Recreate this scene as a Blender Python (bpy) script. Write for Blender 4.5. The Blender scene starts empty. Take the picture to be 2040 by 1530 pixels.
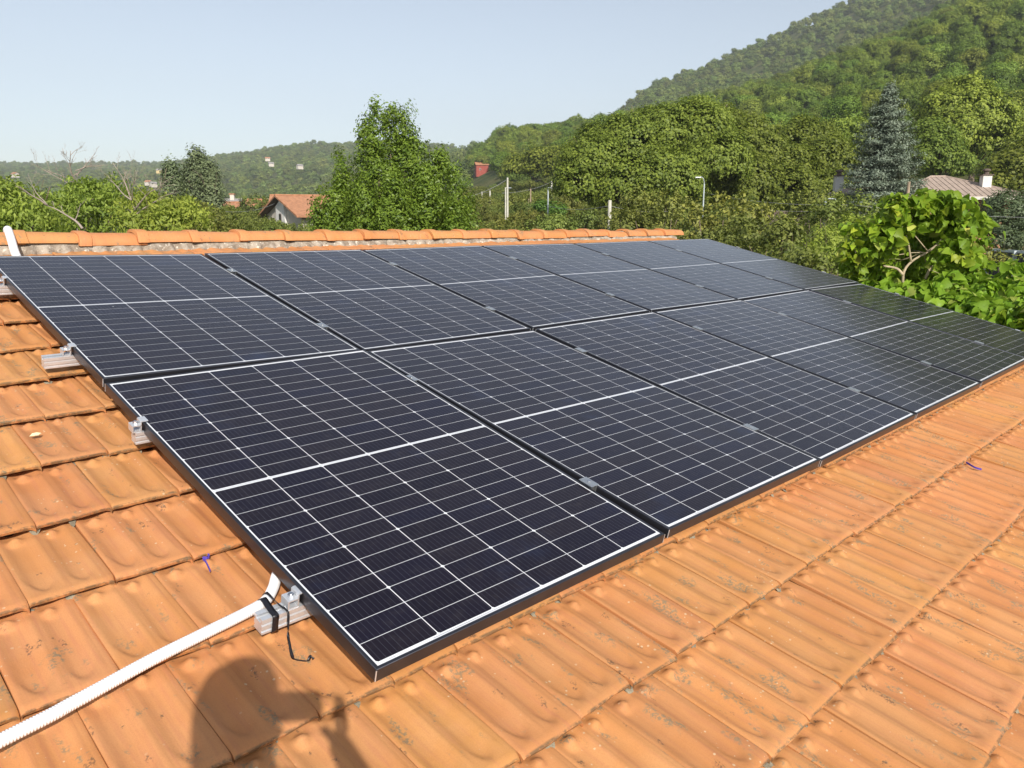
import bpy, math, random
import numpy as np
from mathutils import Vector, Matrix
random.seed(7); RNG = np.random.default_rng(11)
SC = bpy.context.scene
COL = SC.collection
R = math.radians
# ------------------------------------------------------------------ camera
CX = Vector((.71362, -.70053, .00011)); CY = Vector((-.1434, -.14624, -.9788)); CZ = Vector((.6857, .69848, -.20481))
CAM = Vector((-.8935, -4.8032, .1864)); FPX = 1543.6
cam_d = bpy.data.cameras.new('camera'); cam = bpy.data.objects.new('camera', cam_d); COL.objects.link(cam)
cz = CZ.normalized(); cx = (CX - cz * CX.dot(cz)).normalized(); cy = cz.cross(cx)
M = Matrix((( cx.x, -cy.x, -cz.x, CAM.x), (cx.y, -cy.y, -cz.y, CAM.y), (cx.z, -cy.z, -cz.z, CAM.z), (0, 0, 0, 1)))
cam.matrix_world = M
cam_d.sensor_width = 36; cam_d.lens = 36 * FPX / 2040; cam_d.clip_start = .02; cam_d.clip_end = 12000
SC.camera = cam
# ------------------------------------------------------------------ sun and sky
SUN_TO = Vector((.378, .7505, -.5425)).normalized()          # the way the sunlight travels
SUN_EL = math.asin(-SUN_TO.z); SUN_AZ = math.atan2(-SUN_TO.x, -SUN_TO.y)
world = bpy.data.worlds.new('World'); SC.world = world; world.use_nodes = True
wn = world.node_tree.nodes; wl = world.node_tree.links; wn.clear()
wo = wn.new('ShaderNodeOutputWorld'); wb = wn.new('ShaderNodeBackground'); ws = wn.new('ShaderNodeTexSky')
ws.sky_type = 'NISHITA'; ws.sun_disc = False; ws.sun_elevation = SUN_EL; ws.sun_rotation = SUN_AZ
ws.altitude = 300; ws.air_density = 1.0; ws.dust_density = 1.5; ws.ozone_density = 1.0
wb.inputs[1].default_value = .110
hsv = wn.new('ShaderNodeHueSaturation'); hsv.inputs['Saturation'].default_value = .64; hsv.inputs['Value'].default_value = 1.0
wl.new(ws.outputs[0], hsv.inputs['Color']); wl.new(hsv.outputs[0], wb.inputs[0]); wl.new(wb.outputs[0], wo.inputs[0])
sun_d = bpy.data.lights.new('sun', 'SUN'); sun = bpy.data.objects.new('sun', sun_d); COL.objects.link(sun)
sun_d.energy = 4.3; sun_d.angle = R(.5); sun_d.color = (1.0, .945, .86)
sun.rotation_euler = SUN_TO.to_track_quat('-Z', 'Y').to_euler(); sun.location = (-20, -30, 30)
SC.view_settings.view_transform = 'Standard'; SC.view_settings.look = 'None'
SC.view_settings.exposure = .50; SC.view_settings.gamma = 1; SC.view_settings.use_curve_mapping = False
SC.cycles.max_bounces = 6; SC.cycles.diffuse_bounces = 3; SC.cycles.glossy_bounces = 3
SC.cycles.transmission_bounces = 2; SC.cycles.transparent_max_bounces = 4; SC.cycles.volume_bounces = 0
SC.cycles.use_denoising = True; SC.cycles.caustics_reflective = False; SC.cycles.caustics_refractive = False

# ------------------------------------------------------------------ places
PH = R(13.2); CP, SP = math.cos(PH), math.sin(PH)
def rf(u, v, h=0.):                      # roof coordinates: u along the ridge, v down the slope, h above the panel tops
    return Vector((u, -v * CP - h * SP, -v * SP + h * CP))
RU, RV, RH = Vector((1, 0, 0)), Vector((0, -CP, -SP)), Vector((0, -SP, CP))
FH = Vector((.7006, .7136, 0)).normalized(); RT = Vector((FH.y, -FH.x, 0))
TH = R(11.812); CT, ST = math.cos(TH), math.sin(TH)
def slopes(px, py):                      # side and height per metre of depth of a sight line
    a = (px - 1020) / FPX; b = (py - 765) / FPX; g = CT - b * ST
    return a / g, (-b * CT - ST) / g
def at(px, py, d):
    s, e = slopes(px, py); return CAM + FH * d + RT * (s * d) + Vector((0, 0, e * d))

def wpt(px, py, d): return np.array(at(px, py, d))
# ------------------------------------------------------------------ objects
def tag(o, label=None, cat=None, group=None, kind=None):
    if label: o['label'] = label
    if cat: o['category'] = cat
    if group: o['group'] = group
    if kind: o['kind'] = kind
    return o
def empty(name, label=None, cat=None, group=None, loc=(0, 0, 0)):
    o = bpy.data.objects.new(name, None); COL.objects.link(o); o.location = loc; o.empty_display_size = .2
    return tag(o, label, cat, group)
def mesh_np(name, V, F, mat=None, smooth=False, uvrand=None):
    V = np.asarray(V, np.float32); me = bpy.data.meshes.new(name)
    if isinstance(F, np.ndarray):
        k = F.shape[1]; n = len(F)
        me.vertices.add(len(V)); me.vertices.foreach_set('co', V.ravel())
        me.loops.add(n * k); me.loops.foreach_set('vertex_index', F.astype(np.int32).ravel())
        me.polygons.add(n); me.polygons.foreach_set('loop_start', (np.arange(n) * k).astype(np.int32))
        if smooth: me.polygons.foreach_set('use_smooth', np.ones(n, bool))
        me.update(calc_edges=True)
    else:
        me.from_pydata(V.tolist(), [], F)
        if smooth: me.polygons.foreach_set('use_smooth', np.ones(len(F), bool))
        me.update()
    if uvrand is not None:
        a = me.attributes.new('tint', 'FLOAT', 'FACE'); a.data.foreach_set('value', np.asarray(uvrand, np.float32))
    for m in (mat if isinstance(mat, (list, tuple)) else [mat]):
        if m: me.materials.append(m)
    return me
def put(name, me, parent=None, loc=None, mw=None):
    o = bpy.data.objects.new(name, me); COL.objects.link(o)
    if parent: o.parent = parent
    if mw is not None: o.matrix_local = mw
    elif loc is not None: o.location = loc
    return o
class MB:
    """collects simple shapes into one mesh"""
    def __init__(s): s.V = []; s.F = []; s.M = []
    def add(s, V, F, m=0):
        b = len(s.V); s.V += [tuple(v) for v in V]; s.F += [tuple(b + i for i in f) for f in F]; s.M += [m] * len(F); return s
    def box(s, c, d, A=None, m=0, bev=0):
        c = Vector(c); x, y, z = d[0] / 2, d[1] / 2, d[2] / 2
        if bev:
            V = []; b = bev
            for sz in (-1, 1):
                for k in (0, 1):
                    zz = sz * (z - b) if k == (0 if sz > 0 else 1) else sz * z
                    ii = 0 if abs(abs(zz) - z) > 1e-9 else b
                    for (px, py) in ((-1, -1), (1, -1), (1, 1), (-1, 1)): V.append((px * (x - ii), py * (y - ii), zz))
            V = [Vector(v) for v in V]; V = [(A @ v if A else v) + c for v in V]
            F = [(3, 2, 1, 0), (12, 13, 14, 15)]
            for r in range(3):
                for k in range(4): F.append((r * 4 + k, r * 4 + (k + 1) % 4, r * 4 + 4 + (k + 1) % 4, r * 4 + 4 + k))
            return s.add(V, F, m)
        V = [Vector((i * x, j * y, k * z)) for k in (-1, 1) for j in (-1, 1) for i in (-1, 1)]
        V = [(A @ v if A else v) + c for v in V]
        return s.add(V, [(0, 2, 3, 1), (4, 5, 7, 6), (0, 1, 5, 4), (2, 6, 7, 3), (0, 4, 6, 2), (1, 3, 7, 5)], m)
    def tube(s, pts, rad, n=8, m=0, cap=True):
        pts = [Vector(p) for p in pts]; rad = rad if hasattr(rad, '__len__') else [rad] * len(pts)
        V = []; up = None
        for i, p in enumerate(pts):
            t = (pts[min(i + 1, len(pts) - 1)] - pts[max(i - 1, 0)]).normalized()
            if up is None: up = t.orthogonal().normalized()
            up = (up - t * up.dot(t)).normalized(); sd = t.cross(up)
            for k in range(n):
                a = 2 * math.pi * k / n; V.append(p + (up * math.cos(a) + sd * math.sin(a)) * rad[i])
        F = []
        for i in range(len(pts) - 1):
            for k in range(n): F.append((i * n + k, i * n + (k + 1) % n, (i + 1) * n + (k + 1) % n, (i + 1) * n + k))
        if cap: F.append(tuple(range(n - 1, -1, -1))); F.append(tuple((len(pts) - 1) * n + k for k in range(n)))
        return s.add(V, F, m)
    def mesh(s, name, mat, smooth=False, autos=None):
        me = mesh_np(name, s.V, s.F, mat, smooth)
        me.polygons.foreach_set('material_index', s.M)
        if autos is not None: me.set_sharp_from_angle(angle=R(autos))
        return me
    def obj(s, name, mat, parent=None, smooth=False, autos=None, **k):
        return put(name, s.mesh(name, mat, smooth, autos), parent, **k)

# ------------------------------------------------------------------ materials
class NT:
    def __init__(s, name):
        s.m = bpy.data.materials.new(name); s.m.use_nodes = True; s.t = s.m.node_tree; s.t.nodes.clear()
        s.out = s.n('ShaderNodeOutputMaterial'); s.p = s.n('ShaderNodeBsdfPrincipled'); s.l(s.p.outputs[0], s.out.inputs[0])
    def n(s, t, **k):
        x = s.t.nodes.new(t)
        for a, b in k.items(): setattr(x, a, b)
        return x
    def l(s, a, b): s.t.links.new(a, b)
    def set(s, **k):
        for a, b in k.items():
            s.p.inputs[a.replace('_', ' ')].default_value = b
    def val(s, x, sock):
        if isinstance(x, (int, float)): sock.default_value = x
        elif isinstance(x, (tuple, list)): sock.default_value = (*x, 1) if len(x) == 3 and sock.type == 'RGBA' else x
        else: s.l(x, sock)
    def math(s, op, a, b=0., c=0., clamp=False):
        x = s.n('ShaderNodeMath', operation=op, use_clamp=clamp)
        s.val(a, x.inputs[0]); s.val(b, x.inputs[1]); s.val(c, x.inputs[2]); return x.outputs[0]
    def vmath(s, op, a, b):
        x = s.n('ShaderNodeVectorMath', operation=op); s.val(a, x.inputs[0]); s.val(b, x.inputs[1]); return x.outputs[0]
    def mix(s, f, a, b, mode='MIX'):
        x = s.n('ShaderNodeMix', data_type='RGBA', blend_type=mode); s.val(f, x.inputs[0]); s.val(a, x.inputs[6]); s.val(b, x.inputs[7]); return x.outputs[2]
    def noise(s, vec, scale, detail=4, rough=.55, dist=0):
        x = s.n('ShaderNodeTexNoise'); x.inputs['Scale'].default_value = scale; x.inputs['Detail'].default_value = detail
        x.inputs['Roughness'].default_value = rough; x.inputs['Distortion'].default_value = dist
        if vec is not None: s.l(vec, x.inputs['Vector'])
        return x.outputs[0]
    def ramp(s, f, a, b, inv=False):
        x = s.n('ShaderNodeMapRange', interpolation_type='SMOOTHSTEP'); s.val(f, x.inputs[0]); x.inputs[1].default_value = a; x.inputs[2].default_value = b
        x.inputs[3].default_value = 1 if inv else 0; x.inputs[4].default_value = 0 if inv else 1; return x.outputs[0]
    def bump(s, h, strength=.3, dist=.01):
        x = s.n('ShaderNodeBump'); x.inputs['Strength'].default_value = strength; x.inputs['Distance'].default_value = dist
        s.l(h, x.inputs['Height']); s.l(x.outputs[0], s.p.inputs['Normal'])
    def coords(s, which='Object'):
        return s.n('ShaderNodeTexCoord').outputs[which]
    def rnd(s): return s.n('ShaderNodeObjectInfo').outputs['Random']

def simple(name, col, rough=.6, metal=0., var=.12, scale=6., bump=0., spec=.5):
    t = NT(name); c = t.coords(); n = t.noise(c, scale, 5)
    lo = [x * (1 - var) for x in col]; hi = [min(1, x * (1 + var)) for x in col]
    t.l(t.mix(t.ramp(n, .3, .7), lo, hi), t.p.inputs['Base Color'])
    t.set(Roughness=rough, Metallic=metal); t.p.inputs['Specular IOR Level'].default_value = spec
    if bump: t.bump(t.noise(c, scale * 6, 4), bump, .01)
    return t.m

def tile_mat(name='terracotta', far=False):
    t = NT(name); oi = t.n('ShaderNodeObjectInfo'); rnd = oi.outputs['Random']
    c = t.coords()
    off = t.vmath('SCALE', oi.outputs['Location'], (0, 0, 0)); t.t.nodes[-1].inputs['Scale'].default_value = 3.1
    v = t.vmath('ADD', c, off)
    big = t.noise(v, 5, 3); mid = t.noise(v, 22, 5, .6)
    st = t.n('ShaderNodeMapping'); st.inputs['Scale'].default_value = (60, 3.5, 10); t.l(v, st.inputs[0]); streak = t.noise(st.outputs[0], 1.3, 3)
    a = t.mix(t.ramp(big, .32, .68), (.555, .238, .080), (.585, .275, .108))
    a = t.mix(t.math('MULTIPLY', t.math('MULTIPLY', t.ramp(rnd, .6, 1), .35), t.ramp(mid, .35, .7)), a, (.53, .235, .062))
    a = t.mix(t.math('MULTIPLY', t.ramp(streak, .45, .75), .45), a, (.48, .19, .095))
    hs = t.n('ShaderNodeHueSaturation'); t.l(a, hs.inputs['Color'])
    wn_ = t.n('ShaderNodeTexWhiteNoise', noise_dimensions='1D'); t.l(rnd, wn_.inputs['W'])
    t.l(t.math('MULTIPLY_ADD', wn_.outputs[0], .12, .92), hs.inputs['Value']); t.l(t.math('MULTIPLY_ADD', rnd, .010, .495), hs.inputs['Hue'])
    a = hs.outputs[0]
    # lichen: grey-green patches and pale specks, in clusters
    ms = t.n('ShaderNodeMapping'); ms.inputs['Scale'].default_value = (1.5, .8, 1); t.l(v, ms.inputs[0]); vs = ms.outputs[0]
    clus = t.ramp(t.noise(vs, 9, 3, .6), .58, .66)
    pat = t.ramp(t.noise(v, 110, 5, .7), .46, .56)
    gl = t.math('MULTIPLY', clus, pat)
    a = t.mix(t.math('MULTIPLY', gl, .85), a, (.23, .19, .115))
    dk = t.math('MULTIPLY', t.ramp(t.noise(vs, 12.3, 3, .6), .64, .70), t.ramp(t.noise(v, 140, 5, .7), .48, .56))
    a = t.mix(t.math('MULTIPLY', dk, .85), a, (.13, .085, .05))
    vo = t.n('ShaderNodeTexVoronoi'); vo.inputs['Scale'].default_value = 85; vo.inputs['Randomness'].default_value = 1; t.l(v, vo.inputs['Vector'])
    sep = t.n('ShaderNodeSeparateColor'); t.l(vo.outputs['Color'], sep.inputs[0])
    spot = t.math('MULTIPLY', t.math('LESS_THAN', vo.outputs['Distance'], t.math('MULTIPLY_ADD', sep.outputs[1], .26, .07)), t.math('GREATER_THAN', sep.outputs[0], .80))
    spot = t.math('MULTIPLY', spot, t.ramp(t.noise(v, 6, 3), .46, .62))
    a = t.mix(t.math('MULTIPLY', spot, .7), a, (.66, .52, .33))
    fine = t.noise(v, 260, 3, .7)
    a = t.mix(t.math('MULTIPLY', t.ramp(fine, .35, .75), .22), a, (.36, .13, .05))
    if not far:                             # dirt along each tile's lower lip, also painting in the shade of the seam gaps
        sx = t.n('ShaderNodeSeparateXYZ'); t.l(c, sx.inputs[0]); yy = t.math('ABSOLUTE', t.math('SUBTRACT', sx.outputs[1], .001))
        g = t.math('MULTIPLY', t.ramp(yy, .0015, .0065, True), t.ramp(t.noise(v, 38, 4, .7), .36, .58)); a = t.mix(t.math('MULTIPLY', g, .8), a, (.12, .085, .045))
    t.l(a, t.p.inputs['Base Color'])
    t.set(Roughness=.72); t.p.inputs['Specular IOR Level'].default_value = .35
    h = t.math('ADD', t.math('MULTIPLY', fine, .35), t.math('ADD', t.math('MULTIPLY', mid, .6), t.math('MULTIPLY', streak, .5)))
    t.bump(h, .35, .004)
    return t.m

def leaf_mat(name, dark, light, accent=None, trans=.3, rough=.55, objvar=.25):
    t = NT(name); at_ = t.n('ShaderNodeAttribute', attribute_name='tint'); f = at_.outputs['Fac']; rnd = t.rnd()
    a = t.mix(f, dark, light)
    if accent: a = t.mix(t.ramp(f, .93, .97), a, accent)
    hs = t.n('ShaderNodeHueSaturation'); t.l(a, hs.inputs['Color'])
    t.l(t.math('MULTIPLY_ADD', rnd, objvar * 2, 1 - objvar), hs.inputs['Value'])
    w = t.n('ShaderNodeTexWhiteNoise', noise_dimensions='1D'); t.l(rnd, w.inputs['W'])
    t.l(t.math('MULTIPLY_ADD', w.outputs[0], .05 * min(1, objvar * 5), .5 - .025 * min(1, objvar * 5)), hs.inputs['Hue'])
    t.l(hs.outputs[0], t.p.inputs['Base Color']); t.set(Roughness=rough); t.p.inputs['Specular IOR Level'].default_value = .3
    tr = t.n('ShaderNodeBsdfTranslucent'); mx = t.n('ShaderNodeMixShader'); mx.inputs[0].default_value = trans
    br = t.mix(.6, hs.outputs[0], (.25, .35, .03), 'MIX'); t.l(br, tr.inputs[0])
    t.l(t.p.outputs[0], mx.inputs[1]); t.l(tr.outputs[0], mx.inputs[2]); t.l(mx.outputs[0], t.out.inputs[0])
    return t.m

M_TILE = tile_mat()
M_MORTAR = None
def mortar_mat():
    t = NT('mortar'); c = t.coords(); a = t.mix(t.ramp(t.noise(c, 14, 6, .7), .35, .65), (.22, .17, .125), (.42, .36, .29))
    a = t.mix(t.ramp(t.noise(c, 40, 5, .7), .56, .66), a, (.68, .62, .52)); a = t.mix(t.ramp(t.noise(c, 23, 5, .7), .6, .7), a, (.1, .085, .06))
    t.l(a, t.p.inputs['Base Color']); t.set(Roughness=.95); t.bump(t.noise(c, 60, 6, .7), .8, .008); return t.m
M_MORTAR = mortar_mat()
def cell_mat():
    t = NT('solar_cell'); c = t.coords(); sx = t.n('ShaderNodeSeparateXYZ'); t.l(c, sx.inputs[0])
    x = t.math('MULTIPLY', t.math('ADD', sx.outputs[0], .5), 1 / .0165)      # busbar wires
    fr = t.math('ABSOLUTE', t.math('SUBTRACT', t.math('FRACT', x), .5))
    wire = t.math('LESS_THAN', fr, .026)
    oi = t.n('ShaderNodeObjectInfo'); w = t.n('ShaderNodeTexWhiteNoise', noise_dimensions='1D'); t.l(oi.outputs['Random'], w.inputs['W'])
    a = t.mix(oi.outputs['Random'], (.0065, .0048, .011), (.0085, .0075, .020))
    a = t.mix(w.outputs[0], a, (.012, .009, .015))
    wp = t.n('ShaderNodeNewGeometry').outputs['Position']
    a = t.mix(t.math('MULTIPLY', wire, .5), a, (.11, .11, .14))
    vo = t.n('ShaderNodeTexVoronoi'); vo.inputs['Scale'].default_value = 9; t.l(wp, vo.inputs['Vector']); sc_ = t.n('ShaderNodeSeparateColor'); t.l(vo.outputs['Color'], sc_.inputs[0])
    drop = t.math('MULTIPLY', t.math('LESS_THAN', vo.outputs['Distance'], t.math('MULTIPLY', sc_.outputs[1], .06)), t.math('GREATER_THAN', sc_.outputs[0], .72))
    a = t.mix(t.math('MULTIPLY', drop, .55), a, (.5, .5, .48))
    a = t.mix(t.math('MULTIPLY', t.ramp(t.noise(wp, 26, 6, .75), .48, .8), .05), a, (.30, .27, .24))
    smear = t.ramp(t.noise(wp, 3.3, 4, .65), .55, .8)
    a = t.mix(t.math('MULTIPLY', smear, .3), a, (.03, .045, .10))
    t.l(a, t.p.inputs['Base Color']); t.set(Roughness=.5); t.p.inputs['Specular IOR Level'].default_value = .05
    t.p.inputs['Coat Weight'].default_value = 1; t.p.inputs['Coat IOR'].default_value = 1.25
    dust = t.noise(wp, 9, 6, .7)
    t.l(t.math('MULTIPLY_ADD', dust, .12, .05), t.p.inputs['Coat Roughness'])
    return t.m
M_CELL = cell_mat()
def sheet_mat():
    t = NT('white_backsheet_under_glass'); wp = t.n('ShaderNodeNewGeometry').outputs['Position']
    t.l(t.mix(t.noise(wp, 5, 4), (.72, .73, .76), (.80, .81, .83)), t.p.inputs['Base Color']); t.set(Roughness=.5)
    t.p.inputs['Coat Weight'].default_value = 1; t.p.inputs['Coat IOR'].default_value = 1.36; t.p.inputs['Coat Roughness'].default_value = .1
    return t.m
M_SHEET = sheet_mat()
M_FRAME = simple('black_anodised_frame', (.085, .085, .10), .33, .85, .1, 8)
M_ALU = simple('raw_aluminium', (.74, .76, .79), .36, .6, .06, 30, .1)
M_BOLT = simple('steel_bolt', (.75, .75, .76), .2, 1, .05, 30)
M_WHITEP = simple('white_plastic', (.86, .86, .87), .45, 0, .02, 10)
M_TAPE = simple('black_tape', (.012, .012, .016), .28, 0, .1, 40, .2)
M_BARK = simple('bark', (.16, .12, .085), .9, 0, .3, 6, .5)
M_DEAD = simple('dead_wood', (.33, .27, .225), .9, 0, .2, 5, .3)
M_TERR = tile_mat('terracotta_ridge', True)

# ------------------------------------------------------------------ ground, hills, mountain
TPX = [-1500, -300, 0, 300, 600, 780, 900, 1000, 1150, 1205, 1282, 1381, 1463, 1542, 1650, 1776, 1842, 2040, 2500, 3600]
TD = [3, 12, 25, 50, 90, 150, 250, 400, 550, 750, 1100, 1600, 2200, 3000]
L0 = [-1.5, -.385, -.185, -.088, -.032, -.024, -.016]
TE = [
 L0 + [-.008, .005, .025, .045, .056, .060, .04],
 L0 + [-.008, .004, .02, .04, .056, .066, .045],
 L0 + [-.008, .005, .02, .042, .058, .0685, .05],
 L0 + [-.008, .005, .02, .045, .060, .0655, .05],
 L0 + [-.006, .01, .03, .062, .088, .082, .06],
 [-1.5, -.385, -.185, -.088, -.032, -.022, -.005, .01, .025, .045, .072, .092, .085, .06],
 [-1.5, -.385, -.185, -.088, -.032, -.014, .01, .033, .05, .065, .078, .084, .07, .05],
 [-1.5, -.385, -.185, -.088, -.03, -.005, .028, .068, .094, .09, .08, .07, .06, .05],
 [-1.5, -.385, -.185, -.09, -.04, .0, .042, .088, .104, .102, .1, .09, .08, .06],
 [-1.5, -.385, -.185, -.09, -.037, .003, .048, .094, .108, .108, .116, .10, .08, .06],
 [-1.5, -.385, -.185, -.088, -.035, .008, .055, .105, .116, .118, .156, .13, .09, .07],
 [-1.5, -.385, -.185, -.085, -.032, .014, .065, .118, .128, .132, .177, .15, .1, .08],
 [-1.5, -.385, -.185, -.083, -.03, .02, .078, .130, .140, .145, .199, .16, .12, .09],
 [-1.5, -.385, -.185, -.08, -.025, .03, .09, .146, .156, .16, .223, .18, .14, .1],
 [-1.5, -.385, -.185, -.075, -.018, .042, .11, .17, .182, .185, .255, .2, .16, .12],
 [-1.5, -.385, -.182, -.07, -.01, .052, .125, .2, .212, .217, .30, .24, .18, .13],
 [-1.5, -.385, -.18, -.065, -.005, .058, .135, .222, .234, .24, .32, .26, .2, .14],
 [-1.5, -.385, -.178, -.06, .0, .075, .17, .27, .29, .295, .37, .3, .22, .16],
 [-1.5, -.385, -.175, -.05, .01, .09, .2, .31, .34, .36, .42, .34, .25, .2],
 [-1.5, -.385, -.175, -.05, .01, .09, .2, .31, .34, .36, .42, .34, .25, .2]]
TS = np.array([slopes(p, 442)[0] for p in TPX]); TLD = np.log(np.array(TD)); TE = np.array(TE)
TZ = TE * np.array(TD)[None, :]
_rs = np.random.default_rng(5); _W = [(_rs.uniform(-1, 1, 2), _rs.uniform(0, 6.28)) for _ in range(10)]
def ground_sd(s, d):
    s = np.asarray(s, float); d = np.maximum(np.asarray(d, float), 3.01)
    i = np.clip(np.searchsorted(TS, s) - 1, 0, len(TS) - 2); a = np.clip((s - TS[i]) / (TS[i + 1] - TS[i]), 0, 1)
    ld = np.log(d); j = np.clip(np.searchsorted(TLD, ld) - 1, 0, len(TD) - 2); b = np.clip((ld - TLD[j]) / (TLD[j + 1] - TLD[j]), 0, 1)
    b2 = (np.exp(ld) - np.exp(TLD[j])) / (np.exp(TLD[j + 1]) - np.exp(TLD[j])); b2 = np.clip(b2, 0, 1)
    z = (TZ[i, j] * (1 - a) + TZ[i + 1, j] * a) * (1 - b2) + (TZ[i, j + 1] * (1 - a) + TZ[i + 1, j + 1] * a) * b2
    x = s * d; nz = 0
    for k, (w, p) in enumerate(_W):
        L = 30 * 1.45 ** k; nz = nz + np.sin((x * w[0] + d * w[1]) * 6.28 / L + p) * L * .0075 * np.clip(d / (L * 3) - .6, 0, 1)
    return z + nz
def to_world(s, d, z):
    s = np.asarray(s, float); d = np.asarray(d, float)
    X = CAM.x + FH.x * d + RT.x * s * d; Y = CAM.y + FH.y * d + RT.y * s * d
    return np.stack([X, Y, CAM.z + np.asarray(z, float) + 0 * X], -1)
def gz(p):
    q = Vector(p) - CAM; d = q.dot(FH); s = q.dot(RT) / max(d, .5)
    return CAM.z + float(ground_sd(s, d)) if d > 3 else CAM.z - 4.55
def terr():
    ss = np.concatenate([np.linspace(TS[0], TS[1], 10)[:-1], np.linspace(TS[1], TS[-3], 150), np.linspace(TS[-3], TS[-1], 16)[1:]])
    dd = np.exp(np.linspace(np.log(12), np.log(3000), 130)); S, D = np.meshgrid(ss, dd)
    V = to_world(S, D, ground_sd(S, D)).reshape(-1, 3); n = len(ss); m = len(dd)
    i = np.arange(n - 1)[None, :] + np.arange(m - 1)[:, None] * n; F = np.stack([i, i + n, i + n + 1, i + 1], -1).reshape(-1, 4)[:, ::-1]
    return mesh_np('terrain', V, F, M_GROUND, True)
def ground_mat():
    t = NT('meadow_and_soil'); c = t.coords(); n = t.noise(c, .12, 6, .65)
    a = t.mix(t.ramp(n, .4, .65), (.05, .065, .02), (.13, .12, .05)); a = t.mix(t.ramp(t.noise(c, 1.5, 5), .45, .7), a, (.06, .085, .022))
    t.l(a, t.p.inputs['Base Color']); t.set(Roughness=.95); t.p.inputs['Specular IOR Level'].default_value = .1; t.bump(t.noise(c, 3, 5), .6, .3); return t.m
M_GROUND = ground_mat()
tag(put('hills', terr()), kind='structure')
mb = MB(); n = 48
def gv(r, k):
    a = 2 * math.pi * k / n; return (CAM.x + r * math.cos(a), CAM.y + r * math.sin(a), CAM.z - 4.62 - (0 if r < 3500 else 10) - r * .0)
V = [(CAM.x, CAM.y, CAM.z - 4.62)]; F = []
for r in (30, 60):
    V += [gv(r, k) for k in range(n)]
V += [(x, y, CAM.z - 30) for x, y, z in [gv(400, k) for k in range(n)]] + [(x, y, CAM.z - 60) for x, y, z in [gv(3250, k) for k in range(n)]]
for k in range(n): F.append((0, 1 + k, 1 + (k + 1) % n))
for r in range(3):
    for k in range(n): F.append((1 + r * n + k, 1 + r * n + n + k, 1 + r * n + n + (k + 1) % n, 1 + r * n + (k + 1) % n))
tag(put('ground', mesh_np('ground', V, F, M_GROUND, True)), kind='structure')

# ------------------------------------------------------------------ the roof
NOSE0, PITCH, TW = .725, .349, .2015
def tile_h(s, t, hi=True):
    """height of a tile's face over its own nose level; s across 0..1, t down 0..1"""
    def ch(c, wl_, wr):                    # flat-bottomed flute with soft walls
        x = (s - c); w = wl_ if x < 0 else wr
        return math.exp(-(abs(x) / w) ** 3.2)
    c1 = .23 + .015 * math.sin(t * 3); c2 = .69 + .012 * math.sin(t * 3 + 1)
    def toe(tc):                            # the flute ends in a rounded wall before the nose
        k = 1 - min(1, max(0, (t - tc) / .05)); return k * k * (3 - 2 * k)
    k1 = toe(.865 - 1.2 * (s - c1) ** 2 * 4 + .09 * (s - c1)); k2 = toe(.875 - 1.2 * (s - c2) ** 2 * 4 + .09 * (s - c2))
    z = -.0095 * ch(c1, .15, .135) * k1 - .0085 * ch(c2, .12, .12) * k2
    kk = min(1, max(0, (.93 - t) / .06))
    z += .0028 * math.exp(-((s - .455) / .030) ** 2) * kk + .0016 * math.exp(-((s - .875) / .03) ** 2) * kk
    z += .0011 * math.cos((s - .9) * 2 * math.pi * 16) * (1 if .84 < s < .97 else 0) * kk
    z -= .003 * max(0, 1 - s / .03) ** 1.5 + .003 * max(0, (s - .97) / .03) ** 1.5
    e = max(0, (t - .972) / .028); z -= .006 * e * e
    z -= .010 * max(0, (s - .9) / .1) ** 2 * max(0, (t - .93) / .07) ** 2
    if t < .3:
        for (cs, w_, am) in ((.235, .095, .0200), (.69, .08, .0180)):
            d2 = ((s - cs) / w_) ** 2 + ((t - .196) / .036) ** 2; z += am * math.exp(-d2 ** 1.3)
        z -= .004 * math.exp(-((s - .46) / .07) ** 2 - ((t - .165) / .03) ** 2)
    z += -.027 * (1 - t) * 1.13
    return z
TLEN = .41
def tile_mesh(name, nx=36, ny=34, seed=0, mat=None):
    rs = random.Random(seed); V = []; F = []; j1 = rs.uniform(-.003, .003); w1, w2 = rs.uniform(0, 6), rs.uniform(0, 6)
    tt = [k / (ny - 1) for k in range(ny)]; tt = [x + .045 * math.sin(2 * math.pi * x * 1.0 + .0) * 0 for x in tt]
    for t in tt:
        for i in range(nx):
            s = i / (nx - 1); x = (s - .5) * (TW - .0015)
            y = (t - 1) * TLEN + (j1 * s + .0012 * math.sin(s * 9 + w1)) * t
            V.append((x, -y, tile_h(s, t) + .0008 * math.sin(s * 5 + t * 7 + w2)))
    for j in range(ny - 1):
        for i in range(nx - 1):
            a = j * nx + i; F.append((a, a + nx, a + nx + 1, a + 1))
    b = len(V); last = (ny - 1) * nx
    for i in range(nx): x, y, z = V[last + i]; V.append((x, y + .002, z - .0085))                # nose face
    for i in range(nx - 1): F.append((last + i, b + i, b + i + 1, last + i + 1))
    for (col, sg) in ((0, 1), (nx - 1, -1)):
        b = len(V)
        for j in range(ny): x, y, z = V[j * nx + col]; V.append((x, y, z - .012))
        for j in range(ny - 1):
            f = (j * nx + col, b + j, b + j + 1, (j + 1) * nx + col); F.append(f if sg > 0 else f[::-1])
    me = mesh_np(name, V, [f[::-1] for f in F], mat or M_TILE, True); me.set_sharp_from_angle(angle=R(50)); return me
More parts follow.
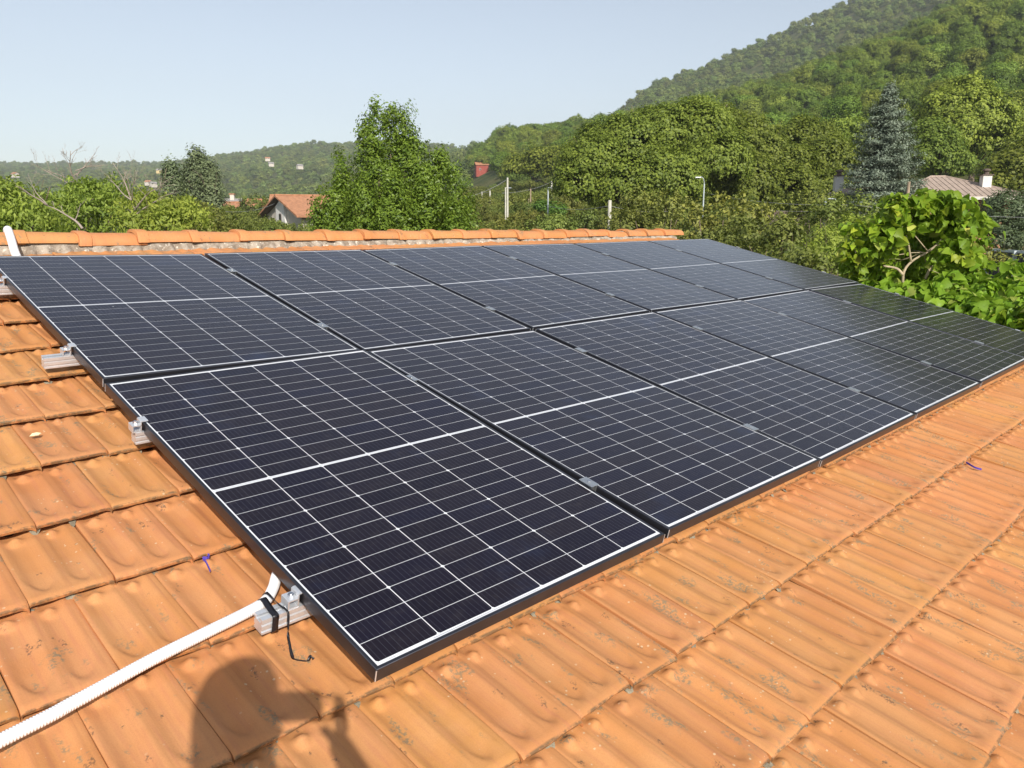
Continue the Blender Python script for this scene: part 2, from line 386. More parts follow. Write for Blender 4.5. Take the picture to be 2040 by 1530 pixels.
# roof frame: local x = along the ridge, local y = up the slope, local z = off the roof
RB = Matrix((( 1, 0, 0, 0), (0, CP, -SP, 0), (0, SP, CP, 0), (0, 0, 0, 1)))
house = empty('house', 'house with the orange terracotta tiled roof in the foreground that carries the solar panels', 'house')
RIDGE_V = -.62
tm = [tile_mesh('tile', seed=k) for k in range(4)]
for m in tm:                       # y in the mesh runs up the slope from the nose
    for v in m.vertices: pass
lowtile = tile_mesh('tile_low', 9, 5, 9)
def in_frame(p, mar=60):
    q = Vector(p) - CAM; z = q.dot(cz)
    if z < .3: return False
    x = 1020 + FPX * q.dot(cx) / z; y = 765 + FPX * q.dot(cy) / z
    return -mar < x < 2040 + mar and -mar < y < 1530 + mar
HT = -.091
lowV = []; lowF = []
lv = np.empty(len(lowtile.vertices) * 3, np.float32); lowtile.vertices.foreach_get('co', lv); lv = lv.reshape(-1, 3); lf = [tuple(p.vertices) for p in lowtile.polygons]
ntile = 0; vis = []
for k in range(-3, 17):
    vn = NOSE0 + PITCH * k; offs = 0 if k % 2 else TW / 2
    i0 = math.floor((-2.6 - offs) / TW)
    for i in range(i0, 60):
        uc = offs + (i + .5) * TW - .004 * (k - 4)
        if uc > 7.03 - TW / 2 + .03: break
        jit = Matrix.Rotation(random.gauss(0, .0035), 4, 'Z') @ Matrix.Rotation(random.gauss(0, .012), 4, 'Y') @ Matrix.Rotation(random.gauss(0, .008), 4, 'X')
        h = HT + random.gauss(0, .0014); dv = random.gauss(0, .003)
        show = in_frame(rf(uc, vn - .1, h), 170)
        under = .45 < uc < 7.2 and .15 < vn < 3.35
        if under or not show: 
            b = len(lowV); P = [rf(uc, vn, h - .002) + RU * a + (-RV) * bb + RH * c_ for a, bb, c_ in lv.tolist()]
            lowV += [tuple(p) for p in P]; lowF += [tuple(b + q for q in f) for f in lf]; continue
        vis.append((uc, vn + dv, h, jit))
for (uc, vn, h, jit) in vis[:300]:
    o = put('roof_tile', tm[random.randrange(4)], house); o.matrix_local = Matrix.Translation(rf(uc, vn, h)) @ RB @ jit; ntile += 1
print('tiles', len(vis))
# the other slope and the tiles under the panels
b0 = len(lowV); ridge_y = rf(0, RIDGE_V).y
mirror = [(x, 2 * ridge_y - y, z) for (x, y, z) in lowV if True]
lowF2 = [tuple(i + b0 for i in f[::-1]) for f in lowF]
o = put('roof_tiles_beneath_panels', mesh_np('roof_tiles_beneath_panels', lowV + mirror, lowF + lowF2, M_TERR, True), house); o['kind'] = 'stuff'
# deck below the tiles, walls
M_PLASTER = simple('cream_plaster', (.62, .56, .45), .9, 0, .1, 2, .3)
M_DECK = simple('roof_deck_wood', (.06, .035, .02), .9, 0, .2, 3)
mb = MB()
for sgn in (1, -1):
    P = []
    for (u, v) in ((-2.6, RIDGE_V), (7.0, RIDGE_V), (7.0, 6.3), (-2.6, 6.3)):
        for hh in (-.135, -.22):
            p = rf(u, v, hh); 
            if sgn < 0: p.y = 2 * ridge_y - p.y
            P.append(p)
    F = [(0, 2, 4, 6), (1, 7, 5, 3), (0, 1, 3, 2), (2, 3, 5, 4), (4, 5, 7, 6), (6, 7, 1, 0)]
    mb.add(P, F if sgn < 0 else [f[::-1] for f in F])
mb.obj('roof_deck', M_DECK, house)
# walls under the roof: a gable prism
yf = rf(0, 5.8).y; yb = 2 * ridge_y - yf; zt = rf(0, 5.8, -.235).z; zr = rf(0, RIDGE_V, -.235).z; zb = CAM.z - 4.7
prof = [(yf, zb), (yf, zt), (ridge_y, zr), (yb, zt), (yb, zb)]
mb = MB(); V = [(-2.3, y, z) for y, z in prof] + [(6.75, y, z) for y, z in prof]
mb.add(V, [(0, 1, 2, 3, 4), (9, 8, 7, 6, 5), (0, 5, 6, 1), (3, 8, 9, 4), (4, 9, 5, 0)]); mb.obj('wall', M_PLASTER, house)
# eaves gutter
mb = MB(); yg = rf(0, 6.42, -.2); mb.tube([(-2.6, yg.y, yg.z), (7.0, yg.y, yg.z)], .07, 10); mb.obj('gutter', simple('copper_gutter', (.25, .12, .07), .5, .6), house)

# ridge mortar: a lumpy band whose lower edge scallops into the tile channels
def mortar():
    us = np.arange(-2.6, 7.02, .012); V = []; F = []
    rs = np.random.default_rng(3); n = len(us); ph = rs.uniform(0, 6, 4)
    lumps = np.interp(us, np.arange(-2.6, 7.1, .035), rs.normal(0, 1, len(np.arange(-2.6, 7.1, .035))))
    for sgn in (1, -1):
        base = len(V)
        for i, u in enumerate(us):
            cut = .5 + .5 * math.sin(2 * math.pi * u / (TW / 2) + .8 * math.sin(u * 2.3 + ph[0])); vl = -.478 + .042 * cut + .006 * lumps[i]
            lum = .006 * lumps[i] + .003 * math.sin(u * 31)
            rows = [(-.58, -.036), (-.535, -.036 - .005 * max(u, 0)), (-.516, -.052 - .004 * max(u, 0) + lum * .4), (vl - .014, -.082 + lum * .7), (vl, -.112), (vl - .002, -.15)]
            for (v, h) in rows:
                p = rf(u, v, h - .012)
                if sgn < 0: p.y = 2 * ridge_y - p.y
                V.append(tuple(p))
        for i in range(n - 1):
            for r in range(5):
                a = base + i * 6 + r; f = (a, a + 1, a + 7, a + 6); F.append(f if sgn > 0 else f[::-1])
    return put('ridge_mortar', mesh_np('ridge_mortar', V, F, M_MORTAR, True), house)
mortar()
# ridge tiles: half barrels, each with a flared collar over its left neighbour
def ridge_mesh(seed):
    rs = random.Random(seed); V = []; F = []; n = 18
    #          x     radius
    st = [(-.012, .101), (-.010, .1195), (.0, .122), (.045, .121), (.060, .118), (.066, .1045), (.12, .1025), (.25, .1005), (.36, .099), (.395, .098)]
    for (x, r) in st:
        for k in range(n + 1):
            a = math.pi * (-.02 + 1.04 * k / n); wob = .0015 * math.sin(x * 20 + k + seed)
            V.append((x + .004 * math.sin(k * .6 + seed), math.cos(a) * (r + wob) * 1.02, math.sin(a) * (r + wob) * .62))
    m = len(st)
    for (x, r) in ((.395, .084), (-.012, .088)):
        for k in range(n + 1):
            a = math.pi * (-.02 + 1.04 * k / n); V.append((x, math.cos(a) * r * 1.02, math.sin(a) * r * .62))
    for j in list(range(m - 1)) + [m - 1, m]:
        for k in range(n): a = j * (n + 1) + k; F.append((a, a + 1, a + n + 2, a + n + 1))
    j = m + 1
    for k in range(n): F.append((j * (n + 1) + k, j * (n + 1) + k + 1, k + 1, k))
    for k in (0, n):    # lower lips
        for j in range(m - 1): pass
    me = mesh_np('ridge_tile', V, F, M_TERR, True); me.set_sharp_from_angle(angle=R(35)); return me
rmesh = [ridge_mesh(k) for k in range(3)]
zb_r = rf(0, RIDGE_V, 0).z
u = -2.5; k = 0
ridge_x = []
while u < 6.85:
    ridge_x.append(u); u += .345
for k, u in enumerate(ridge_x):
    o = put('ridge_tile', rmesh[k % 3], house)
    raise_ = .012 if 4.1 < u < 5.0 else 0
    o.location = (u, ridge_y - (.006 if raise_ else 0) + random.gauss(0, .003), .067 - .005 * u + random.gauss(0, .0035) - raise_ * .3)
    o.rotation_euler = (random.gauss(0, .03), .012 + random.gauss(0, .008), random.gauss(0, .01))
    if raise_: o.scale = (1, 1.06, 1.04)

# ------------------------------------------------------------------ solar panels
PW, PL, GU, GV = 1.134, 1.762, .022, .024
G = np.array([[-.010, .003, .008, .006, .007, .004, -.002], [-.024, .007, .011, -.004, .004, -.007, -.009], [.013, -.011, .007, .009, -.002, -.015, .007]])
def ring(V, F, prof, w, l):
    n = len(prof)
    for (ins, z) in prof: V += [(ins, -ins, z), (w - ins, -ins, z), (w - ins, -l + ins, z), (ins, -l + ins, z)]
    for j in range(n - 1):
        for k in range(4): F.append((j * 4 + k, j * 4 + (k + 1) % 4, j * 4 + 4 + (k + 1) % 4, j * 4 + 4 + k))
V = []; F = []
ring(V, F, [(.012, -.033), (0, -.035), (0, -.0035), (.0004, -.0018), (.0014, -.0006), (.003, 0), (.0095, 0), (.0105, -.0008), (.0105, -.006)], PW, PL)
frame_me = mesh_np('frame', V, F, M_FRAME, True); frame_me.set_sharp_from_angle(angle=R(55))
mb = MB(); mb.box((PW / 2, -PL / 2, -.0055), (PW - .019, PL - .019, .007)); sheet_me = mb.mesh('glass_sheet', M_SHEET)
CW, CH = .1815, .0695; PXc = (PW - .029) / 6; half = (PL - .042 - .011) / 2; PYc = half / 12
def cell_me(kind):
    c = .0050; w, h = CW / 2, CH / 2; P = []
    top = kind == 0; bot = kind == 2
    P += [(-w + c, h), (-w, h - c)] if top else [(-w, h)]
    P += [(-w, -h + c), (-w + c, -h)] if bot else [(-w, -h)]
    P += [(w - c, -h), (w, -h + c)] if bot else [(w, -h)]
    P += [(w, h - c), (w - c, h)] if top else [(w, h)]
    V = [(x, y, 0) for x, y in P] + [(x, y, -.0008) for x, y in P]; m = len(P)
    F = [tuple(range(m))] + [(i, m + i, m + (i + 1) % m, (i + 1) % m) for i in range(m)]
    return mesh_np('solar_cell', V, F, M_CELL)
cells_me = [cell_me(k) for k in range(3)]
cellpos = []
for col in range(6):
    x = .0145 + PXc * (col + .5)
    for hf in range(2):
        y0 = .021 + hf * (half + .011)
        for r in range(12): cellpos.append((x, -(y0 + PYc * (r + .5)), [0, 1, 2][r % 3]))
mb = MB()
mb.box((PW / 2, -PL / 2, -.00188), (PW - .03, .0018, .0004)); ribbon_me = mb.mesh('ribbon', simple('grey_ribbon', (.35, .37, .42), .4, .5))
mb = MB()
for x, y in ((.0, 0), (PW, 0), (0, -PL), (PW, -PL)):
    mb.box((x, y, -.0185), (.0022, .0022, .031))
seam_me = mb.mesh('corner_seam', M_ALU)
mb = MB(); mb.box((PW / 2 - .2, -PL + .0155, -.0019), (.38, .0035, .0004)); mb.box((.055, -PL + .0155, -.0019), (.02, .0022, .0004)); mark_me = mb.mesh('edge_marking', simple('grey_print', (.45, .47, .5), .5))
ordw = ['first', 'second', 'third', 'fourth', 'fifth', 'sixth']
panel_pts = {}
def plane_pt(c, r, ex, ey, h=0):
    g = (G[r, c] * (1 - ex) + G[r, c + 1] * ex) * (1 - ey) + (G[r + 1, c] * (1 - ex) + G[r + 1, c + 1] * ex) * ey
    return rf(c * (PW + GU) + ex * PW, r * (PL + GV) + ey * PL, h - g)
for r in range(2):
    for c in range(6):
        where = 'upper' if r == 0 else 'lower'
        extra = {(1, 0): 'nearest solar panel at the front corner, ', (0, 5): 'farthest solar panel, ', (1, 5): 'solar panel cut by the right edge, ', (0, 0): 'solar panel below the ridge conduit, '}.get((r, c), 'black framed solar panel, ')
        lab = extra + ordw[c] + ' from the left in the ' + where + ' row'
        p00, p10, p01, p11 = (plane_pt(c, r, *e) for e in ((0, 0), (1, 0), (0, 1), (1, 1)))
        ux = ((p10 - p00) + (p11 - p01)).normalized(); uy = -((p01 - p00) + (p11 - p10)).normalized(); uz = ux.cross(uy).normalized(); uy = uz.cross(ux)
        ctr = (p00 + p10 + p01 + p11) / 4; org = ctr - ux * PW / 2 + uy * PL / 2
        e = empty('solar_panel', lab, 'solar panel', 'solar panels on the tiled roof')
        e.matrix_world = Matrix(((ux.x, uy.x, uz.x, org.x), (ux.y, uy.y, uz.y, org.y), (ux.z, uy.z, uz.z, org.z), (0, 0, 0, 1)))
        put('frame', frame_me, e); put('glass_sheet', sheet_me, e); put('ribbon', ribbon_me, e); put('corner_seam', seam_me, e); put('edge_marking', mark_me, e)
        if (r, c) in ((0, 4), (0, 5)):     # too far for single cells to be picked apart
            mb = MB()
            for (x, y, k) in cellpos:
                me = cells_me[k]; mb.add([Vector(v.co) + Vector((x, y, -.00182)) for v in me.vertices], [tuple(p.vertices) for p in me.polygons])
            o = mb.obj('solar_cells', M_CELL, e); o['kind'] = 'stuff'
        else:
            for (x, y, k) in cellpos: put('solar_cell', cells_me[k], e, loc=(x, y, -.00182))
# rails with their clamps
def extrude(prof, x0, x1):
    n = len(prof); V = [(x0, a, b) for a, b in prof] + [(x1, a, b) for a, b in prof]
    F = [tuple(range(n - 1, -1, -1)), tuple(range(n, 2 * n))] + [(i, (i + 1) % n, n + (i + 1) % n, n + i) for i in range(n)]
    return V, F
RPROF = [(-.02, 0), (-.006, 0), (-.006, -.004), (-.011, -.004), (-.011, -.013), (.011, -.013), (.011, -.004), (.006, -.004), (.006, 0), (.02, 0),
         (.02, -.012), (.0165, -.014), (.0165, -.017), (.02, -.019), (.02, -.030), (.017, -.032), (.017, -.036), (.02, -.038), (.02, -.044), (-.02, -.044),
         (-.02, -.038), (-.017, -.036), (-.017, -.032), (-.02, -.030), (-.02, -.019), (-.0165, -.017), (-.0165, -.014), (-.02, -.012)]
clamp_mb = MB()      # end clamp: foot, upright, hook over the frame
clamp_mb.box((-.022, 0, -.034), (.030, .036, .004)); clamp_mb.box((-.009, 0, -.016), (.0035, .036, .036)); clamp_mb.box((.003, 0, .0026), (.022, .036, .0032))
clamp_mb.box((-.036, 0, -.022), (.0035, .036, .024)); clamp_mb.box((-.022, 0, -.0115), (.029, .036, .0035))
endclamp_me = clamp_mb.mesh('end_clamp', M_ALU)
bm_ = MB(); bm_.tube([(-.022, 0, -.012), (-.022, 0, -.0025)], .0085, 6); bm_.tube([(-.022, 0, -.0025), (-.022, 0, .001)], .005, 8); bolt_me = bm_.mesh('bolt', M_BOLT)
mc = MB(); mc.box((0, 0, .0022), (.040, .062, .0034), bev=.0008); mc.box((-.0085, 0, -.018), (.003, .062, .036)); mc.box((.0085, 0, -.018), (.003, .062, .036)); midclamp_me = mc.mesh('mid_clamp', simple('dull_aluminium', (.55, .57, .58), .35, .85, .06, 30, .1))
mc = MB(); mc.tube([(0, 0, .004), (0, 0, .0095)], .0062, 8); mbolt_me = mc.mesh('bolt', M_BOLT)
def surf(u, v):
    c = min(5, max(0, int(u // (PW + GU)))); r = 0 if v < PL + GV / 2 else 1
    ex = (u - c * (PW + GU)) / PW; ey = (v - r * (PL + GV)) / PL
    g = (G[r, c] * (1 - ex) + G[r, c + 1] * ex) * (1 - ey) + (G[r + 1, c] * (1 - ex) + G[r + 1, c + 1] * ex) * ey
    return -g
rails = [(.395, -.06, 'topmost silver rail, its stub at the left image edge'), (1.40, -.105, 'silver rail with the longest bare stub over the tiles'),
         (2.145, -.028, 'silver rail cut short just past its end clamp'), (3.20, -.108, 'lowest silver rail, tied with black tape beside the white conduit')]
hook_me = MB().box((0, -.012, -.050), (.035, .006, .05)).mesh('roof_hook', M_BOLT)
for (v, u0, lab) in rails:
    h0 = surf(.05, v); h1 = surf(6.9, v); h = (h0 + h1) / 2 - .0365
    e = empty('mounting_rail', lab, 'mounting rail', 'mounting rails under the panels')
    base = rf(0, v, h0 - .036); end = rf(6.93, v, h1 - .036); ux = (end - base).normalized(); uy = (-RV - ux * (-RV).dot(ux)).normalized(); uz = ux.cross(uy)
    e.matrix_world = Matrix(((ux.x, uy.x, uz.x, base.x), (ux.y, uy.y, uz.y, base.y), (ux.z, uy.z, uz.z, base.z), (0, 0, 0, 1)))
    V, F = extrude(RPROF, u0, 6.98); put('rail_profile', mesh_np('rail_profile', V, [f[::-1] for f in F], M_ALU), e)
    ec = put('end_clamp', endclamp_me, e, loc=(0, 0, .0358)); put('bolt', bolt_me, ec)
    ec = put('end_clamp', endclamp_me, e); ec.matrix_local = Matrix.Translation((6.914, 0, .0358)) @ Matrix.Rotation(math.pi, 4, 'Z'); put('bolt', bolt_me, ec)
    for c in range(1, 6):
        uu = c * (PW + GU) - GU / 2; w = rf(uu, v, surf(uu, v)); q = w - base
        m_ = put('mid_clamp', midclamp_me, e, loc=(uu, 0, q.dot(uz))); put('bolt', mbolt_me, m_)
    for uu in (.9, 2.1, 3.3, 4.5, 5.7, 6.6): put('roof_hook', hook_me, e, loc=(uu, 0, 0))
# conduits
def smooth_path(P, n):
    P = [Vector(p) for p in P]; P = [P[0] * 2 - P[1]] + P + [P[-1] * 2 - P[-2]]; out = []
    seg = len(P) - 3
    for i in range(seg):
        a, b, c, d = P[i:i + 4]
        for k in range(n):
            t = k / n; out.append(.5 * ((2 * b) + (c - a) * t + (2 * a - 5 * b + 4 * c - d) * t * t + (3 * b - a - 3 * c + d) * t ** 3))
    out.append(P[-2]); return out
def corrugated(P, rad, step, amp, nseg=14):
    Q = smooth_path(P, 60); L = [0]
    for a, b in zip(Q, Q[1:]): L.append(L[-1] + (b - a).length)
    n = int(L[-1] / (step / 4)); pts = []; rr = []; j = 0
    for i in range(n + 1):
        s = L[-1] * i / n
        while j < len(L) - 2 and L[j + 1] < s: j += 1
        t = (s - L[j]) / max(1e-9, L[j + 1] - L[j]); pts.append(Q[j].lerp(Q[j + 1], t)); rr.append(rad + amp * [0, .8, 1, .8][i % 4] - amp)
    return MB().tube(pts, rr, nseg)
cond = [rf(-2.2, 3.46, -.062), rf(-1.4, 3.36, -.064), rf(-.67, 3.252, -.062), rf(-.529, 3.222, -.066), rf(-.362, 3.187, -.064), rf(-.236, 3.166, -.064), rf(-.11, 3.148, -.062), rf(-.055, 3.134, -.06), rf(-.012, 3.095, -.06), rf(.04, 3.03, -.064), rf(.14, 2.95, -.072), rf(.35, 2.85, -.075)]
o = corrugated(cond, .0148, .0062, .0022).obj('conduit', M_WHITEP, None, True); tag(o, 'long white corrugated conduit running across the tiles to the lowest rail', 'conduit')
c2 = [Vector((.15, -.15, -.13)), Vector((.17, 0, -.085)), Vector((.195, .16, -.045)), Vector((.205, .30, .015)), Vector((.222, .43, .085)), Vector((.237, .54, .132)), Vector((.250, .62, .138)), Vector((.266, .72, .09)), Vector((.285, .86, -.01)), Vector((.30, 1.0, -.10))]
o = corrugated(c2, .0225, .008, .0008).obj('conduit', M_WHITEP, None, True); tag(o, 'short white conduit climbing over the ridge tiles at the far left', 'conduit')
# black tape knotted on the rail
def strip(P, w, side, th=.0008):
    P = smooth_path(P, 6); V = []; F = []
    for i, p in enumerate(P):
        t = (P[min(i + 1, len(P) - 1)] - P[max(0, i - 1)]).normalized(); s = side(i / (len(P) - 1)); s = (s - t * s.dot(t)).normalized(); nn = t.cross(s)
        ww = w(i / (len(P) - 1)) / 2
        V += [p + s * ww + nn * th, p - s * ww + nn * th, p - s * ww - nn * th, p + s * ww - nn * th]
    for i in range(len(P) - 1):
        for k in range(4): F.append((i * 4 + k, i * 4 + (k + 1) % 4, i * 4 + 4 + (k + 1) % 4, i * 4 + 4 + k))
    F += [(3, 2, 1, 0), tuple(len(V) - 4 + k for k in range(4))]
    return V, F
tp = empty('tie_tape', 'black tape tied round the lowest rail with a loose twisted tail hanging on the tile', 'tape', None, rf(-.06, 3.2, -.035))
hr = surf(.05, 3.2) - .036
def rr_(u, v, h): return rf(u, v, h + hr) - tp.location
V, F = strip([rr_(-.068, 3.13, -.012), rr_(-.070, 3.15, .006), rr_(-.0715, 3.178, .0045), rr_(-.072, 3.20, .0018), rr_(-.0725, 3.2205, .0012), rr_(-.073, 3.2225, -.012), rr_(-.0735, 3.2225, -.03), rr_(-.0738, 3.222, -.046), rr_(-.074, 3.21, -.0475)], lambda t: .017, lambda t: RU)
put('wrap', mesh_np('wrap', V, F, M_TAPE, True), tp)
V, F = strip([rr_(-.052, 3.118, -.01), rr_(-.056, 3.14, .012), rr_(-.052, 3.165, .010), rr_(-.046, 3.19, .003), rr_(-.042, 3.21, .003), rr_(-.040, 3.224, -.003), rr_(-.043, 3.232, -.03), rr_(-.049, 3.246, -.054), rr_(-.058, 3.27, -.057), rr_(-.068, 3.298, -.062), rr_(-.070, 3.316, -.064), rr_(-.060, 3.335, -.060), rr_(-.050, 3.345, -.058), rr_(-.041, 3.341, -.052), rr_(-.037, 3.35, -.056)], lambda t: .0085 * (1 - .3 * abs(math.sin(t * 14))), lambda t: RU * math.cos(t * 11) + RV * math.sin(t * 11) * .8 + RH * .5)
put('loose_tail', mesh_np('loose_tail', V, F, M_TAPE, True), tp)
# marks of blue marker pen on two tiles, drawn just proud of the tile
M_PEN = simple('blue_pen', (.10, .07, .45), .6)
def on_tile(u, v): return rf(u, v, -.0945)
V, F = strip([on_tile(-.079, 2.805) - RH * .006, on_tile(-.066, 2.826) - RH * .006, on_tile(-.074, 2.836) - RH * .006, on_tile(-.086, 2.83) - RH * .006, on_tile(-.086, 2.85) - RH * .006, on_tile(-.0945, 2.897) - RH * .004], lambda t: .0017, lambda t: RU, .0040)
o = put('pen_mark', mesh_np('pen_mark', V, F, M_PEN), house)
V, F = strip([on_tile(3.285, 3.88), on_tile(3.262, 3.925), on_tile(3.272, 3.955)], lambda t: .0018, lambda t: RU, .0045)
put('pen_mark', mesh_np('pen_mark', V, F, M_PEN), house)
M_DRY = simple('dry_leaf', (.72, .62, .38), .8)
q = rf(-.264, 1.901, -.098); mb = MB()
mb.add([q + RU * a + RV * b + RH * c_ for a, b, c_ in ((-.018, .002, 0), (-.006, .010, .003), (.008, .009, .002), (.019, -.002, .004), (.007, -.008, .006), (-.007, -.008, .005), (0, .001, .0))], [(6, i, (i + 1) % 6) for i in range(6)])
tag(mb.obj('fallen_leaf', M_DRY), 'small dry yellow leaf lying on a tile left of the panels', 'leaf')
# grey dabs of mortar in the channels under some noses
mb = MB(); rs = random.Random(4)
for (uc, vn, h, jit) in vis:
    for s in (.46, .985):
        if rs.random() < .5:
            c_ = rf(uc + (s - .5) * TW, vn - .006, h - .0335); w_ = rs.uniform(.009, .017); l_ = rs.uniform(.012, .026); hh = rs.uniform(.006, .012)
            mb.add([c_ + RU * -w_ + RH * hh, c_ + RU * w_ + RH * hh, c_ + RU * w_ * .5 + RV * l_ * .6 + RH * .003, c_ + RV * l_ + RH * .001, c_ - RU * w_ * .6 + RV * l_ * .5 + RH * .003, c_ - RV * .02 + RH * hh], [(5, 1, 0), (0, 1, 2, 4), (4, 2, 3)])
o = mb.obj('mortar_dabs', simple('grey_mortar', (.24, .21, .15), .95, 0, .3, 30, .6), house); o['kind'] = 'stuff'

# ------------------------------------------------------------------ foliage
def unit(a): return a / np.maximum(np.linalg.norm(a, axis=1, keepdims=True), 1e-9)
def leaf_quads(P, N, size, asp=.5, rng=RNG, droop=0.):
    n = len(P); N = unit(N); T = unit(np.cross(N, rng.normal(size=(n, 3)))); 
    if droop: T = unit(T + np.array([0, 0, -droop])); N = unit(N - T * (N * T).sum(1, keepdims=True))
    B = np.cross(N, T); L = (size * rng.uniform(.65, 1.35, n))[:, None]
    a = P - T * L * .5; c = P + T * L * .5 - N * L * .10; b = P + B * L * asp * .5 + N * L * .08; d = P - B * L * asp * .5 + N * L * .08
    V = np.stack([a, b, c, d], 1).reshape(-1, 3); F = np.arange(4 * n).reshape(-1, 4); return V, F
def sphere_pts(n, rng):
    v = unit(rng.normal(size=(n, 3))); return v
def clusters_to_leaves(C, out, rad, per, size, asp=.5, up=.5, rng=RNG, flat=.75, tintv=None, droop=0.):
    n = len(C); k = per
    D = rng.normal(size=(n, k, 3)) * .55; D[..., 2] *= flat
    rad = np.broadcast_to(np.asarray(rad, float), (n,))
    P = C[:, None, :] + D * rad[:, None, None]
    N = D * .8 + out[:, None, :] * 1.15 + rng.normal(size=(n, k, 3)) * .42 + np.array([0, 0, up])
    tint = rng.uniform(0, 1, (n, k)) * .55 + rng.uniform(0, 1, (n, 1)) * .3 + np.clip(D[..., 2:3].reshape(n, k) * .25 + .1, 0, .3) * .6
    if tintv is not None: tint = tint * .7 + tintv[:, None] * .3
    V, F = leaf_quads(P.reshape(-1, 3), N.reshape(-1, 3), size, asp, rng, droop)
    return V, F, np.clip(tint.ravel(), 0, .92 if rng.random() < 2 else 1)
def lobes_crown(lobes, dens, rad, per, size, rng=RNG, low=-.45, **k):
    Cs = []; Os = []
    for (c, r) in lobes:
        c = np.array(c, float); r = np.array(r, float) * np.ones(3); area = 4 * math.pi * ((r[0] * r[1]) ** 1.6 + (r[0] * r[2]) ** 1.6 + (r[1] * r[2]) ** 1.6) ** (1 / 1.6) / 3 ** (1 / 1.6)
        n = max(4, int(area * dens)); d = sphere_pts(int(n * 1.5), rng); d = d[d[:, 2] > low][:n]
        f = 1 + .10 * np.sin(d[:, :1] * 5 + c[0]) + .08 * np.sin(d[:, 1:2] * 7 + c[1]) + rng.uniform(-.22, .06, (len(d), 1))
        Cs.append(c + d * r * f); Os.append(unit(d / r))
    C = np.concatenate(Cs); O = np.concatenate(Os)
    keep = np.ones(len(C), bool)            # drop clusters buried deep in another lobe
    for (c, r) in lobes:
        q = (C - np.array(c)) / (np.array(r, float) * np.ones(3)); keep &= ~((q ** 2).sum(1) < .36)
    C, O = C[keep], O[keep]
    return clusters_to_leaves(C, O, rad, per, size, rng=rng, **k)
def fol_mesh(name, VFT, mat): V, F, T = VFT; return mesh_np(name, V, F, mat, False, T)
def join_vft(L):
    V = []; F = []; T = []; b = 0
    for v, f, t in L: V.append(v); F.append(f + b); T.append(t); b += len(v)
    return np.concatenate(V), np.concatenate(F), np.concatenate(T)
def branch_mb(mb, a, b, r0, r1, rs, wob=.12, n=6, kids=0, depth=0):
    a = Vector(a); b = Vector(b); L = (b - a).length; P = []
    off = Vector((rs.uniform(-1, 1), rs.uniform(-1, 1), rs.uniform(-.5, .8))) * L * wob; ph = rs.uniform(0, 6)
    for i in range(n + 1):
        t = i / n; P.append(a.lerp(b, t) + off * math.sin(t * math.pi) + Vector((math.sin(t * 9 + ph), math.cos(t * 8 + ph), math.sin(t * 11 + ph))) * L * wob * .12)
    mb.tube(P, [r0 + (r1 - r0) * i / n for i in range(n + 1)], 7 if r0 > .04 else 5 if r0 > .012 else 4)
    for k in range(kids):
        t = rs.uniform(.3, .98); i = min(n, int(t * n)); d = (P[min(n, i + 1)] - P[max(0, i - 1)]).normalized()
        q = (d + Vector((rs.uniform(-1, 1), rs.uniform(-1, 1), rs.uniform(-.5, .9))) * .95).normalized()
        branch_mb(mb, P[i], P[i] + q * L * rs.uniform(.25, .55), (r0 + (r1 - r0) * t) * .6, r1 * .6, rs, wob * 1.2, 5, kids - 1 if depth < 2 else 0, depth + 1)
G_CHEST = leaf_mat('chestnut_leaves', (.075, .125, .020), (.31, .385, .056), trans=.33, objvar=.3)
G_FAR = leaf_mat('hill_leaves', (.085, .13, .038), (.27, .32, .075), trans=.28, objvar=.36)
G_HAZEL = leaf_mat('hazel_leaves', (.09, .12, .026), (.29, .31, .062), (.28, .19, .06), trans=.2, objvar=.2)
G_LAUREL = leaf_mat('laurel_leaves', (.07, .13, .018), (.26, .36, .045), trans=.32, rough=.4, objvar=0.)
G_WALNUT = leaf_mat('light_tree_leaves', (.13, .20, .028), (.42, .49, .08), (.38, .36, .08), trans=.4, objvar=.1)
G_POPLAR = leaf_mat('poplar_leaves', (.10, .135, .065), (.22, .26, .125), trans=.2, objvar=.05)
G_SPRUCE = leaf_mat('blue_spruce_needles', (.11, .155, .11), (.33, .38, .28), trans=.05, objvar=0)
G_CATALPA = leaf_mat('broad_light_leaves', (.19, .31, .022), (.40, .52, .045), (.56, .58, .12), trans=.46, rough=.45, objvar=.22)
G_DARK = leaf_mat('dark_shrub_leaves', (.045, .07, .03), (.12, .16, .075), trans=.12, objvar=.1)
G_DRY = leaf_mat('dry_leaves', (.12, .09, .05), (.22, .16, .09), trans=.15, objvar=.1)

